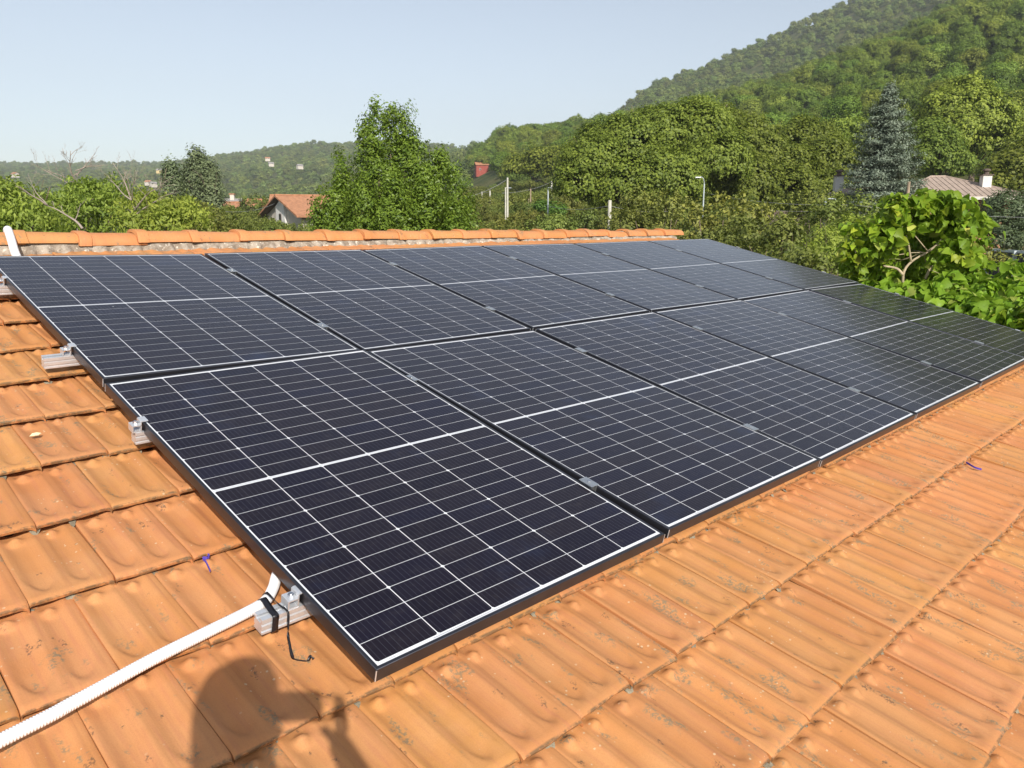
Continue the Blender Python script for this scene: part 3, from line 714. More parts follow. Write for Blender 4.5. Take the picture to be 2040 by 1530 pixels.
def gn_scatter(name, P, rot, scl, idx, meshes, label=None, cat=None):
    me = bpy.data.meshes.new(name); n = len(P)
    me.vertices.add(n); me.vertices.foreach_set('co', np.asarray(P, np.float32).ravel())
    for nm, ar, tp_ in (('rz', rot, 'FLOAT'), ('sc', scl, 'FLOAT'), ('ix', idx, 'INT')):
        a = me.attributes.new(nm, tp_, 'POINT'); a.data.foreach_set('value', np.asarray(ar, np.int32 if tp_ == 'INT' else np.float32))
    me.update(); o = put(name, me)
    g = bpy.data.node_groups.new(name, 'GeometryNodeTree')
    g.interface.new_socket('Geometry', in_out='INPUT', socket_type='NodeSocketGeometry'); g.interface.new_socket('Geometry', in_out='OUTPUT', socket_type='NodeSocketGeometry')
    N = g.nodes; Lk = g.links.new; gi = N.new('NodeGroupInput'); go = N.new('NodeGroupOutput'); iop = N.new('GeometryNodeInstanceOnPoints'); jn = N.new('GeometryNodeJoinGeometry')
    for m in reversed(meshes):
        so = bpy.data.objects.new(m.name + '_source', m); oi = N.new('GeometryNodeObjectInfo'); oi.inputs['Object'].default_value = so; oi.inputs['As Instance'].default_value = True
        Lk(oi.outputs['Geometry'], jn.inputs[0])
    def na(nm, tp_):
        x = N.new('GeometryNodeInputNamedAttribute'); x.data_type = tp_; x.inputs[0].default_value = nm; return x.outputs[0]
    cmb = N.new('ShaderNodeCombineXYZ'); Lk(na('rz', 'FLOAT'), cmb.inputs[2])
    Lk(gi.outputs[0], iop.inputs['Points']); Lk(jn.outputs[0], iop.inputs['Instance']); iop.inputs['Pick Instance'].default_value = True
    Lk(na('ix', 'INT'), iop.inputs['Instance Index']); Lk(cmb.outputs[0], iop.inputs['Rotation']); Lk(na('sc', 'FLOAT'), iop.inputs['Scale']); Lk(iop.outputs[0], go.inputs[0])
    md = o.modifiers.new('scatter', 'NODES'); md.node_group = g
    return tag(o, label, cat, kind='stuff')

# tree kinds (origin at the foot of the trunk)
def round_tree(seed, H, Rr, per, size, dens, mat, name, rad=None, trunkfrac=.3):
    rng = np.random.default_rng(seed); lob = []
    cz_ = H * (trunkfrac + (1 - trunkfrac) * .5); lob.append(((0, 0, cz_), (Rr * .72, Rr * .72, H * (1 - trunkfrac) * .46)))
    for k in range(7):
        a = k * 2.4 + rng.uniform(-.4, .4); rr = Rr * rng.uniform(.38, .62); z = H * rng.uniform(trunkfrac + .12, .86)
        sz = Rr * rng.uniform(.34, .5); lob.append(((math.cos(a) * rr, math.sin(a) * rr, min(z, H - sz * .8)), (sz, sz, sz * .8)))
    return fol_mesh(name, lobes_crown(lob, dens, rad or Rr * .14, per, size, rng, asp=.75), mat)
hill_me = [round_tree(20 + k, 9.5 + k * .6, 4.5, 26, .34, 1.15, G_CHEST, 'hill_tree') for k in range(4)]
far_me = [round_tree(40 + k, 9.0 + k, 4.6, 11, .68, .45, G_FAR, 'far_tree', rad=.95, trunkfrac=.1) for k in range(3)]
def shrub(seed, H, Rr, name, mat, per=26, size=.17, dens=2.6, asp=.7):
    rng = np.random.default_rng(seed); lob = [((0, 0, H * .5), (Rr * .7, Rr * .7, H * .44))]
    for k in range(9):
        a = k * 2.4 + rng.uniform(-.5, .5); rr = Rr * rng.uniform(.35, .72); sz = Rr * rng.uniform(.24, .42); lob.append(((math.cos(a) * rr, math.sin(a) * rr, H * rng.uniform(.25, .86)), (sz, sz, sz * 1.15)))
    V, F, T = lobes_crown(lob, dens, .30, per, size, rng, asp=asp, low=-.8)
    # upright shoots poking out of the crown
    n = 26; a = rng.uniform(0, 6.28, n); rr = Rr * .75 * np.sqrt(rng.uniform(0, 1, n)); C = np.stack([np.cos(a) * rr, np.sin(a) * rr, H * (.98 - .25 * (rr / Rr) ** 2)], 1)
    L = []
    for q in range(5):
        CC = C + np.array([0, 0, q * .13]) + rng.normal(size=C.shape) * .03; L.append(clusters_to_leaves(CC, np.tile([0, 0, .3], (n, 1)), .1, 5, size, asp=asp, rng=rng))
    return fol_mesh(name, join_vft([(V, F, T)] + L), mat)
hazel_me = [shrub(60 + k, 5.2, 2.7, 'hazel_crown', G_HAZEL) for k in range(3)]
def stems_mesh(seed, H, n=6, r=.06, name='stems'):
    rs = random.Random(seed); mb = MB()
    for k in range(n):
        a = k * 6.28 / n + rs.uniform(-.3, .3); branch_mb(mb, (math.cos(a) * .15, math.sin(a) * .15, -.3), (math.cos(a) * H * .32, math.sin(a) * H * .32, H * .85), r, r * .3, rs, .08, 5)
    return mb.mesh(name, M_BARK, True)
hz_stem = stems_mesh(3, 5.2, 7, .05)
trunk_me = None
def trunk_mesh(seed, H, r, spread=.45, nb=6, name='trunk'):
    rs = random.Random(seed); mb = MB(); mb.tube([(0, 0, -.6), (.03 * H, 0, H * .2), (0, .02 * H, H * .42)], [r * 1.3, r, r * .8], 9)
    for k in range(nb):
        a = k * 2.4; branch_mb(mb, (0, .01 * H, H * (.34 + .02 * k)), (math.cos(a) * H * spread, math.sin(a) * H * spread, H * rs.uniform(.62, .9)), r * .5, r * .1, rs, .12, 6, 2)
    return mb.mesh(name, M_BARK, True)
hill_trunk = trunk_mesh(5, 9, .25)

# --- forest on the slopes
def sample_sd(n, px0, px1, d0, d1, rng):
    s0, s1 = slopes(px0, 442)[0], slopes(px1, 442)[0]
    d = np.sqrt(rng.uniform(d0 * d0, d1 * d1, n)); s = rng.uniform(s0, s1, n); return s, d
def thin(s, d, sp):                     # keep points at least about sp apart
    x = s * d; cell = {}; keep = []
    for i in range(len(d)):
        c = (int(x[i] // sp), int(d[i] // sp)); ok = True
        for a in (-1, 0, 1):
            for b in (-1, 0, 1):
                for j in cell.get((c[0] + a, c[1] + b), ()):
                    if (x[j] - x[i]) ** 2 + (d[j] - d[i]) ** 2 < sp * sp: ok = False; break
                if not ok: break
            if not ok: break
        if ok: cell.setdefault(c, []).append(i); keep.append(i)
    return np.array(keep)
rg = np.random.default_rng(77)
s, d = sample_sd(9000, 940, 2420, 128, 640, rg)
px_of = lambda s: 1020 + FPX * s * .985
okm = (d > np.interp(px_of(s), [940, 1250, 1400, 1700, 2040], [270, 190, 130, 120, 110]))
okm &= ~((px_of(s) > 936) & (px_of(s) < 1002) & (d < 418)); s, d = s[okm], d[okm]; k_ = thin(s, d, 7.4); s, d = s[k_], d[k_]; z = ground_sd(s, d); Pm = to_world(s, d, z - .5)
sc_ = rg.uniform(.68, 1.3, len(s)); rz = rg.uniform(0, 6.28, len(s)); ix = rg.integers(0, 4, len(s))
# the 300 that show largest become trees of their own
pxx = px_of(s); vis_ = (pxx > 1150) & (pxx < 2060); order = np.argsort(d + (~vis_) * 1e5)
near_i = order[:290]; rest = order[290:]
for i in near_i:
    o = put('hill_tree', hill_me[ix[i]], None, tuple(Pm[i])); o.rotation_euler.z = rz[i]; o.scale = (sc_[i],) * 3
    tag(o, 'broad green chestnut tree in the dense wood covering the slope below the mountain', 'tree', 'chestnut trees in the wood on the near slope')
gn_scatter('slope_forest', Pm[rest], rz[rest], sc_[rest], ix[rest], hill_me, 'dense wood of round green trees covering the slope below the mountain', 'forest')
s, d = sample_sd(60000, -500, 2500, 330, 2350, rg)
keepp = ((d > 640) | (px_of(s) < 940)) & ~((px_of(s) > 936) & (px_of(s) < 1002) & (d < 424)); s, d = s[keepp], d[keepp]
k_ = thin(s, d, 7.4); s, d = s[k_], d[k_]
dens_n = np.sin(s * d / 60 + d / 90) * np.sin(d / 47 + 1) ; m_ = (rg.uniform(0, 1, len(s)) < np.where((px_of(s) < 900), .80 + .2 * dens_n, 1.0)); s, d = s[m_], d[m_]
z = ground_sd(s, d); P = to_world(s, d, z - 1.2); sc2 = rg.uniform(.6, 1.25, len(s)) * np.where(rg.uniform(0, 1, len(s)) < .03, 1.4, 1)
gn_scatter('distant_forest', P, rg.uniform(0, 6.28, len(s)), sc2, rg.integers(0, 3, len(s)), far_me, 'distant wooded hills and mountain side covered with small green trees', 'forest')
print('forest', len(Pm), len(P))
# --- hazel orchard
s, d = sample_sd(2600, 330, 1700, 22, 270, rg)
pxs = px_of(s)
okm = (d < np.interp(pxs, [330, 800, 900, 1300, 1500, 1950], [105, 120, 265, 180, 60, 30])) & (d > np.interp(pxs, [330, 940, 1000, 1200, 1250, 1600, 1950], [34, 34, 40, 38, 28, 21, 20]))
okm &= ~((pxs > 1180) & (pxs < 1240) & (d < 46)) & ~((pxs > 480) & (pxs < 690) & (d > 50) & ((d < 94) | (pxs > 560)) & ~((d < 76) & (rg.uniform(0, 1, len(d)) < .8)))
s, d = s[okm], d[okm]; k_ = thin(s, d, 3.7); s, d = s[k_], d[k_]; z = ground_sd(s, d); P = to_world(s, d, z)
hs_ = rg.uniform(.78, 1.08, len(s)); pxs = px_of(s); hs_ *= np.where((pxs > 880) & (pxs < 1250) & (d < 92), .80, 1.) * np.where((pxs > 420) & (pxs < 700) & (d < 92), np.where((pxs > 480) & (d > 50), .66, .84), 1.)
order = np.argsort(d); nn_ = 0
for i in order:
    sc1 = hs_[i]
    o = empty('hazel_bush', 'olive green hazel bush of the orchard behind the roof', 'hazel bush', 'hazel bushes of the orchard behind the roof', tuple(P[i]))
    o.rotation_euler.z = rg.uniform(0, 6.28); o.scale = (sc1, sc1, sc1 * rg.uniform(.9, 1.1))
    put('crown', hazel_me[i % 3], o)
    if d[i] < 80: put('stems', hz_stem, o)
    nn_ += 1
    if nn_ >= 285: break
rest = order[nn_:]
if len(rest): gn_scatter('hazel_orchard', P[rest], rg.uniform(0, 6.28, len(rest)), hs_[rest], rest % 3, hazel_me, 'farther rows of olive green hazel bushes merging into a thicket', 'orchard')
for (hx, hd, top, lab) in ((508, 66, 430, 'hazel bush standing left of the white house under its eave'), (548, 64, 444, 'hazel bush hiding the foot of the gable of the white house'), (588, 62, 450, 'low hazel bush right below the white wall of the white house'), (632, 60, 444, 'hazel bush between the white house and the tall evergreen'), (470, 70, 416, 'hazel bush in front of the low white building'), (1462, 30, 456, 'hazel bush in front of the chestnuts above the far end of the ridge')):
    p = wpt(hx, top, hd); zb_ = gz(p); o = empty('hazel_bush', lab, 'hazel bush', None, (p[0], p[1], zb_)); k_s = (p[2] - zb_) / 5.35; o.scale = (k_s, k_s, k_s); o.rotation_euler.z = hx
    put('crown', hazel_me[hx % 3], o); put('stems', hz_stem, o)
print('hazel', len(P))

def tree_thing(name, label, cat, base, crown_vft, mat, trunk=None, group=None):
    e = empty(name, label, cat, group, tuple(base)); V, F, T = crown_vft
    put('crown', mesh_np('crown', V - np.array(base), F, mat, False, T), e)
    if trunk: put('trunk', trunk, e)
    return e
# --- the tall pointed evergreen behind the ridge
def cone_tree(spires, rng, dens, rad, per, size, **k):
    Cs = []; Os = []
    for (top, zbase, r0, pw) in spires:
        top = np.array(top); H = top[2] - zbase; n = int(dens * math.pi * r0 * H)
        t = rng.uniform(0, 1, n) ** .78; r = r0 * (t ** pw) * (1 + .22 * np.sin(t * 23 + rng.uniform(0, 6)) * .6) * rng.uniform(.45, 1.2, n); a = rng.uniform(0, 6.28, n)
        r *= 1 + .14 * np.sin(a * 3 + t * 9)
        Cs.append(np.stack([top[0] + np.cos(a) * r, top[1] + np.sin(a) * r, top[2] - H * t], 1)); Os.append(unit(np.stack([np.cos(a), np.sin(a), np.full(n, .45)], 1)))
    return clusters_to_leaves(np.concatenate(Cs), np.concatenate(Os), rad, per, size, rng=rng, **k)
D0 = 25.; m = D0 / 1510
def sp(px, py, r, dd=0, zb=-3.6, pw=.8): p = wpt(px, py, D0 + dd); return (p, zb, r, pw)
rng = np.random.default_rng(8)
V1 = cone_tree([sp(747, 178, .26, 0, 2.2, .8), sp(727, 212, .34, 0, 1.9, .8), sp(782, 196, .32, 0, 2.4, .6), sp(813, 202, .34, 0, 2.2, .5), sp(676, 284, .34, 0, .3, .6), sp(722, 254, .55, 0, .8, .7), sp(640, 362, .5, -.4, -2, .5), sp(628, 398, .5, -.8, -3, .4),
                sp(770, 212, 1.15, .3, -3, .66), sp(800, 216, 1.25, .2, -3, .75), sp(742, 255, 1.05, -.3, -3, .62), sp(820, 262, .75, -.1, -2, .55), sp(840, 282, .5, -.1, -2, .5), sp(684, 318, .62, -.3, -3.4, .7), sp(672, 352, .85, -.6, -3.4, .6),
                sp(866, 285, .5, .1, -.5, .6), sp(880, 302, 1.0, .1, -3.4, .6), sp(905, 325, .9, -.3, -3.4, .6), sp(935, 360, .5, -.2, -3.4, .45), sp(846, 330, 1.2, -.9, -3.4, .6), sp(782, 335, 1.5, -1.2, -3.4, .6), sp(722, 352, 1.15, -1.2, -3.4, .6), sp(655, 385, .9, -.8, -3.4, .55), sp(905, 400, .9, -1.0, -3.4, .55)],
               rng, 14, .17, 30, .105, asp=.42, up=.35, flat=1.35)
mb = MB(); rs = random.Random(2); cb = wpt(780, 440, D0); cb[2] = -4.5
for (px, py) in ((750, 215), (775, 225), (808, 235), (735, 300), (862, 320), (690, 330), (905, 360)):
    p = wpt(px, py, D0); p = p - np.array([0, 0, 1.1]); branch_mb(mb, (rs.uniform(-.2, .2), rs.uniform(-.2, .2), -.3), tuple(p - cb), .12, .015, rs, .05, 8)
tree_thing('evergreen_tree', 'tall bright green evergreen with several pointed tops just behind the ridge', 'tree', cb, V1, G_LAUREL, mb.mesh('trunk', M_BARK, True))
# --- light green trees at the left edge with dead branches
rng = np.random.default_rng(9)
def px_lobes(L):
    out = []
    for (px, py, rp, d) in L:
        c = wpt(px, py, d); r = rp * d / 1510; out.append((tuple(c), (r, r, r * .85)))
    return out
def px_tree(label, L, dens, rad, per, size, mat, base, seed, name='broadleaf_tree', trunk_r=.12, group=None, cat='tree', **k):
    rng = np.random.default_rng(seed); lob = px_lobes(L); vft = lobes_crown(lob, dens, rad, per, size, rng, **k)
    b = wpt(base[0], 442, base[1]); b[2] = gz(b) - .1; mb = MB(); rs = random.Random(seed)
    H = np.mean([c[2] for c, r in lob]) - b[2]; fork = Vector((0, 0, H * .45)); mb.tube([(0, 0, -.5), (.02, .03, H * .25), tuple(fork)], [trunk_r * 1.3, trunk_r, trunk_r * .8], 9)
    for c, r in lob: branch_mb(mb, fork, Vector(c) - Vector(b) + Vector((0, 0, r[2] * .2)), trunk_r * .5, trunk_r * .1, rs, .1, 6, 2)
    return tree_thing(name, label, cat, b, vft, mat, mb.mesh('trunk', M_BARK, True), group)
px_tree('bright yellow-green tree filling the left edge above the ridge', [(-60, 430, 75, 15), (20, 420, 60, 15.5), (75, 445, 48, 15), (-10, 385, 32, 16), (45, 470, 60, 14.5)], 12, .17, 34, .10, G_WALNUT, (0, 15.5), 31, asp=.38, up=.3, droop=.6)
px_tree('light green tree with yellow shoots below the bare branches', [(130, 440, 55, 18), (185, 400, 44, 18.5), (225, 385, 32, 19), (220, 440, 60, 18), (160, 380, 26, 19), (120, 400, 26, 18)], 12, .17, 34, .095, G_WALNUT, (180, 18.5), 32, asp=.38, up=.3, droop=.6)
px_tree('low light green tree right of the dead twigs with a yellowish right side', [(300, 430, 48, 17), (350, 420, 38, 17.5), (385, 440, 34, 17), (300, 400, 24, 18), (270, 455, 45, 16.5), (345, 455, 45, 16.5)], 12, .17, 34, .095, G_WALNUT, (330, 17), 33, asp=.38, up=.3, droop=.6)
def dead_tree(label, segs, d, seed, kids=4):
    rs = random.Random(seed); mb = MB(); b = wpt(segs[0][0][0], 442, d); b[2] = gz(b)
    for (p, q, r) in segs:
        A = Vector(wpt(*p, d)) - Vector(b); B = Vector(wpt(*q, d + rs.uniform(-.5, .5))) - Vector(b); branch_mb(mb, A, B, r * .85, r * .2, rs, .07, 7, kids)
    e = empty('dead_tree', label, 'tree', 'dead trees left behind the ridge', tuple(b)); put('bare_branches', mb.mesh('bare_branches', M_DEAD, True), e)
dead_tree('bare brown tree with fine twigs reaching highest into the sky at the left', [((155, 470), (152, 370), .045), ((152, 370), (140, 300), .03), ((152, 350), (190, 305), .02), ((150, 365), (95, 340), .02), ((155, 380), (60, 325), .018), ((140, 310), (165, 292), .012), ((150, 340), (215, 330), .016)], 20, 51, 5)
dead_tree('pale grey leafless branches spreading beside the light green tree', [((262, 470), (268, 420), .04), ((268, 420), (225, 325), .025), ((266, 425), (320, 370), .025), ((268, 430), (340, 385), .02), ((262, 400), (215, 350), .02), ((320, 372), (322, 355), .01), ((262, 405), (270, 340), .015)], 16.6, 52, 4)
dead_tree('long pale dead bough slanting down to the ridge at the left', [((165, 455), (95, 410), .03), ((95, 410), (30, 370), .022), ((95, 410), (55, 345), .012)], 14.4, 53, 3)
# --- poplars, dull trees around them
def poplar(px, top, base, wpx, d, seed, label):
    rng = np.random.default_rng(seed); p = wpt(px, top, d); b = wpt(px, 442, d); b[2] = gz(b); H = p[2] - b[2]; w = wpx * d / 1510 / 2
    n = int(26 * H); t = rng.uniform(.0, 1, n); r = w * np.sin(np.clip(t * 1.25 + .1, 0, 1.35) ** .8 * 1.5) * np.sqrt(rng.uniform(.25, 1, n)); a = rng.uniform(0, 6.28, n)
    C = np.stack([b[0] + np.cos(a) * r, b[1] + np.sin(a) * r, p[2] - H * t * .8], 1); O = unit(np.stack([np.cos(a), np.sin(a), np.full(n, .8)], 1))
    tree_thing('poplar_tree', label, 'tree', b, clusters_to_leaves(C, O, .55, 26, .30, rng=rng, flat=1.6, asp=.6), G_POPLAR, trunk_mesh(seed, H, .2, .12, 6), 'grey-green trees in front of the left hills')
poplar(402, 303, 410, 78, 92, 61, 'taller grey-green feathery tree of the pair left of the white house')
poplar(352, 325, 410, 62, 95, 62, 'lower grey-green tree of the pair left of the white house')
poplar(425, 330, 410, 50, 90, 63, 'narrow grey-green tree on the right flank of the tall feathery one')
# --- big chestnuts
px_tree('huge dark chestnut tree left of the blue spruce, its shaded flank to the left', [(1180, 330, 60, 66), (1250, 300, 70, 68), (1330, 280, 72, 70), (1390, 275, 70, 70), (1200, 285, 45, 69), (1290, 265, 48, 72), (1400, 240, 45, 72), (1340, 250, 40, 72), (1240, 380, 70, 66), (1150, 370, 45, 65), (1320, 370, 80, 66), (1420, 330, 70, 67)], 2.6, .5, 40, .24, G_CHEST, (1300, 69), 71, 'chestnut_tree', .45, 'big chestnut trees beyond the orchard', asp=.7, up=.35)
px_tree('broad chestnut tree with yellowish top between the lamp and the spruce', [(1460, 310, 62, 74), (1510, 320, 60, 74), (1560, 345, 60, 73), (1500, 270, 40, 76), (1600, 290, 55, 80), (1440, 260, 45, 76), (1650, 330, 60, 76), (1480, 375, 70, 70), (1570, 390, 60, 70), (1645, 380, 40, 71)], 2.4, .5, 38, .26, G_CHEST, (1530, 75), 72, 'chestnut_tree', .4, 'big chestnut trees beyond the orchard', asp=.7, up=.35)
px_tree('large round tree standing out on the slope right of the spruce top', [(1925, 230, 62, 105), (1880, 225, 48, 106), (1965, 250, 52, 104), (1920, 200, 45, 107), (1900, 270, 50, 104), (1975, 290, 40, 104)], 1.5, .62, 34, .34, G_CHEST, (1925, 106), 73, 'chestnut_tree', .4, None, asp=.7, up=.35)
px_tree('smaller yellow-green tree nestled below the large round slope tree', [(1868, 290, 42, 98), (1850, 320, 45, 97), (1885, 330, 45, 97), (1850, 265, 28, 99)], 1.6, .6, 30, .32, G_CHEST, (1865, 98), 74, 'chestnut_tree', .3, None, asp=.7)
px_tree('dark grey-green round tree at the right edge beside the villa', [(2000, 430, 50, 44), (2040, 440, 55, 44), (1985, 455, 36, 43), (2015, 410, 36, 45), (2045, 480, 45, 42), (1990, 480, 30, 42)], 4.5, .3, 30, .16, G_DARK, (2015, 44), 75, 'round_shrub', .15, None, asp=.5)
px_tree('dark green wood edge tree above the right end of the villa', [(2010, 350, 50, 82), (2050, 330, 60, 84), (1975, 370, 30, 81), (2045, 390, 45, 80)], 1.6, .6, 24, .34, G_CHEST, (2030, 83), 76, 'chestnut_tree', .3, None, asp=.7)
px_tree('mid green tree standing behind the orchard between red house and chestnuts', [(1130, 330, 40, 175), (1080, 325, 35, 180), (1170, 310, 40, 180), (1030, 335, 25, 185)], .8, 1.1, 20, .6, G_CHEST, (1110, 180), 77, 'chestnut_tree', .3, None, asp=.7)
px_tree('fresh green bush around the foot of the thin grey lamp post', [(1090, 420, 20, 84), (1075, 414, 14, 84), (1110, 424, 18, 83)], 3, .4, 20, .26, leaf_mat('fresh_leaves', (.06, .14, .02), (.13, .25, .04), trans=.3), (1090, 84), 78, 'bush', .08, None, 'bush', asp=.6)
px_tree('leafy green bush in front of the villa beside the white post', [(1640, 480, 32, 26), (1600, 505, 28, 24), (1690, 462, 34, 27), (1650, 510, 40, 22), (1710, 490, 30, 24), (1740, 450, 26, 27)], 9, .2, 24, .12, G_WALNUT, (1650, 25), 79, 'bush', .06, None, 'bush', asp=.45)
px_tree('pale olive bush close behind the panels at the right end of the ridge', [(1560, 480, 40, 22), (1500, 470, 34, 23), (1620, 530, 34, 19), (1570, 520, 34, 20), (1470, 450, 26, 25)], 9, .2, 24, .11, G_HAZEL, (1560, 22), 80, 'bush', .06, None, 'bush', asp=.6)
px_tree('scraggly olive shrub at the right edge under the dark round tree', [(1990, 520, 22, 15), (1965, 505, 20, 15), (2020, 530, 20, 15)], 18, .12, 14, .09, G_HAZEL, (1990, 15), 81, 'bush', .04, None, 'bush', asp=.4)
# --- blue spruce
def spruce(px, top, wpx, d, seed):
    rng = np.random.default_rng(seed); rs = random.Random(seed); p = wpt(px, top, d); b = wpt(px - 28, 442, d); b[2] = gz(b) - .2; H = p[2] - b[2]; Rm = wpx * d / 1510 / 2
    mb = MB(); mb.tube([(0, 0, -.3), (0, 0, H * .5), (0, 0, H)], [.24, .14, .02], 8); Cs = []; Os = []; Rd = []
    z = H * .06; k = 0
    while z < H * .985:
        t = 1 - z / H; n = int(7 + 6 * t)
        for j in range(n):
            a = 6.28 * j / n + k * .7 + rs.uniform(-.25, .25); L = Rm * 1.2 * (t ** .52) * (1 if t > .12 else t / .12)  * rs.uniform(.72, 1.14) + .12; zz = z + rs.uniform(-.2, .2)
            m_ = max(3, int(L * 3.2)); tip = Vector((math.cos(a) * L, math.sin(a) * L, zz - L * .16 + .3 * t))
            mb.tube([(0, 0, zz), tuple(tip * .5 + Vector((0, 0, zz * .5 - L * .03))), tuple(tip)], [.04 * t + .01, .025 * t + .006, .004], 4)
            for q in range(m_):
                f = (q + .8) / m_; w = L * .20 * (1.15 - f) + .06
                for sd in (-1, 0, 1):
                    if sd and f > .93: continue
                    Cs.append((math.cos(a) * L * f - math.sin(a) * w * sd * 1.2, math.sin(a) * L * f + math.cos(a) * w * sd * 1.2, zz - L * f * .18 + f * f * .18 * L + rs.uniform(-.07, .07))); Os.append((math.cos(a) * .5, math.sin(a) * .5, .8)); Rd.append(.27 * (1 - f * .35))
        z += .36 + .12 * t; k += 1
    C = np.array(Cs) + b; V, F, T = clusters_to_leaves(C, np.array(Os), np.array(Rd), 16, .20, asp=.28, up=.3, rng=rng, flat=.9)
    tree_thing('blue_spruce', 'tall silvery blue spruce in front of the villa roof', 'tree', b, (V, F, T), G_SPRUCE, mb.mesh('trunk', M_BARK, True))
spruce(1776, 168, 172, 58, 91)

# --- broad leaved tree close beyond the right end of the roof
def heart_leaf(seed):
    rs = random.Random(seed); out = [(0, 0), (.22, -.10), (.45, .02), (.52, .28), (.38, .62), (.16, .9), (0, 1.12)]
    V = []; L = .185; bend = rs.uniform(.15, .4); fold = rs.uniform(.08, .2)
    for i, (x, y) in enumerate(out): V.append((0, y * L, -bend * y * y * L))
    m_ = len(out)
    for sg in (1, -1):
        for i, (x, y) in enumerate(out[1:-1]): V.append((sg * x * L, y * L, fold * x * L * 2 - bend * y * y * L + .008 * math.sin(i * 2.1 + seed)))
    F = []
    for s_, o_ in ((0, m_), (1, m_ + m_ - 2)):
        mid = list(range(1, m_ - 1)); rim = [o_ + i for i in range(m_ - 2)]
        F.append((0, rim[0], mid[0]) if s_ == 0 else (0, mid[0], rim[0]))
        for i in range(m_ - 3): f = (mid[i], rim[i], rim[i + 1], mid[i + 1]); F.append(f if s_ == 0 else f[::-1])
        f = (mid[-1], rim[-1], m_ - 1); F.append(f if s_ == 0 else f[::-1])
    me = mesh_np('leaf', V, F, G_CATALPA, True); a = me.attributes.new('tint', 'FLOAT', 'FACE'); a.data.foreach_set('value', [ [.25, .5, .8, .97][seed % 4] ] * len(F)); return me
leaf_mes = [heart_leaf(k) for k in range(4)]
leaf_np = []
for me in leaf_mes:
    leaf_np.append((np.array([v.co[:] for v in me.vertices]), [tuple(p.vertices) for p in me.polygons]))
def broad_tree(label, L, n, base, stems, seed, nparts, name='broadleaf_tree', scale=1.):
    rng = np.random.default_rng(seed); rs = random.Random(seed); lob = px_lobes(L); b = wpt(base[0], 442, base[1]); b[2] = gz(b)
    e = empty(name, label, 'tree', None, tuple(b)); P = []; O = []
    wts = np.array([r[0] ** 2 for c, r in lob]); wts /= wts.sum()
    for k in range(n):
        c, r = lob[rng.choice(len(lob), p=wts)]; dv = unit(rng.normal(size=(1, 3)))[0]; f = rng.uniform(.45, 1.08) ** .6 * (rng.uniform(1.05, 1.5) if rng.random() < .14 else 1); P.append(np.array(c) + dv * np.array(r) * f); O.append(dv)
    P = np.array(P); O = np.array(O); dist = np.linalg.norm(P - np.array(CAM), axis=1) - .5 * (O @ np.array(-FH)); order = np.argsort(dist); mbV = []; mbF = []; T = []
    for rank, i in enumerate(order):
        nrm = Vector(unit((O[i] * .5 + np.array([0, 0, .8]) + np.array(-CZ) * .15 + rng.normal(size=3) * .8)[None])[0]); tip = Vector((O[i][0] + rs.gauss(0, .8), O[i][1] + rs.gauss(0, .8), -.35 + rs.gauss(0, .5)))
        y = (tip - nrm * tip.dot(nrm)).normalized(); x = y.cross(nrm); sc = scale * rs.uniform(.38, 1.2); kk = rs.choices([0, 1, 2, 3], [4, 4, 4, .8])[0]; p = P[i] - b
        Mx = Matrix(((x.x * sc, y.x * sc, nrm.x * sc, p[0]), (x.y * sc, y.y * sc, nrm.y * sc, p[1]), (x.z * sc, y.z * sc, nrm.z * sc, p[2]), (0, 0, 0, 1)))
        if rank < nparts: o = put('leaf', leaf_mes[kk], e); o.matrix_local = Mx
        else:
            Mn = np.array(Mx); vv, ff = leaf_np[kk]; bb = len(mbV) and sum(len(q) for q in mbV) or 0; mbV.append(vv @ Mn[:3, :3].T + Mn[:3, 3]); mbF += [tuple(bb + q for q in f) for f in ff]; T += [[.25, .5, .8, .97][kk]] * len(ff)
    me = mesh_np('foliage', np.concatenate(mbV), mbF, G_CATALPA, True, T); o = put('foliage', me, e); o['kind'] = 'stuff'
    mb = MB()
    for (pts, r0, r1) in stems:
        Q = [Vector(wpt(*q)) - Vector(b) for q in pts]; S = smooth_path(Q, 4); mb.tube(S, [r0 + (r1 - r0) * i / (len(S) - 1) for i in range(len(S))], 8)
    for c, r in lob[::4]: 
        st = Vector(wpt(*stems[0][0][-1])) - Vector(b); branch_mb(mb, st, Vector(c) - Vector(b), .009, .003, rs, .1, 5, 1)
    put('trunk', mb.mesh('trunk', simple('smooth_grey_bark_%d' % seed, (.42, .34, .22), .8, 0, .2, 8), True), e); return e
DC = 10.5
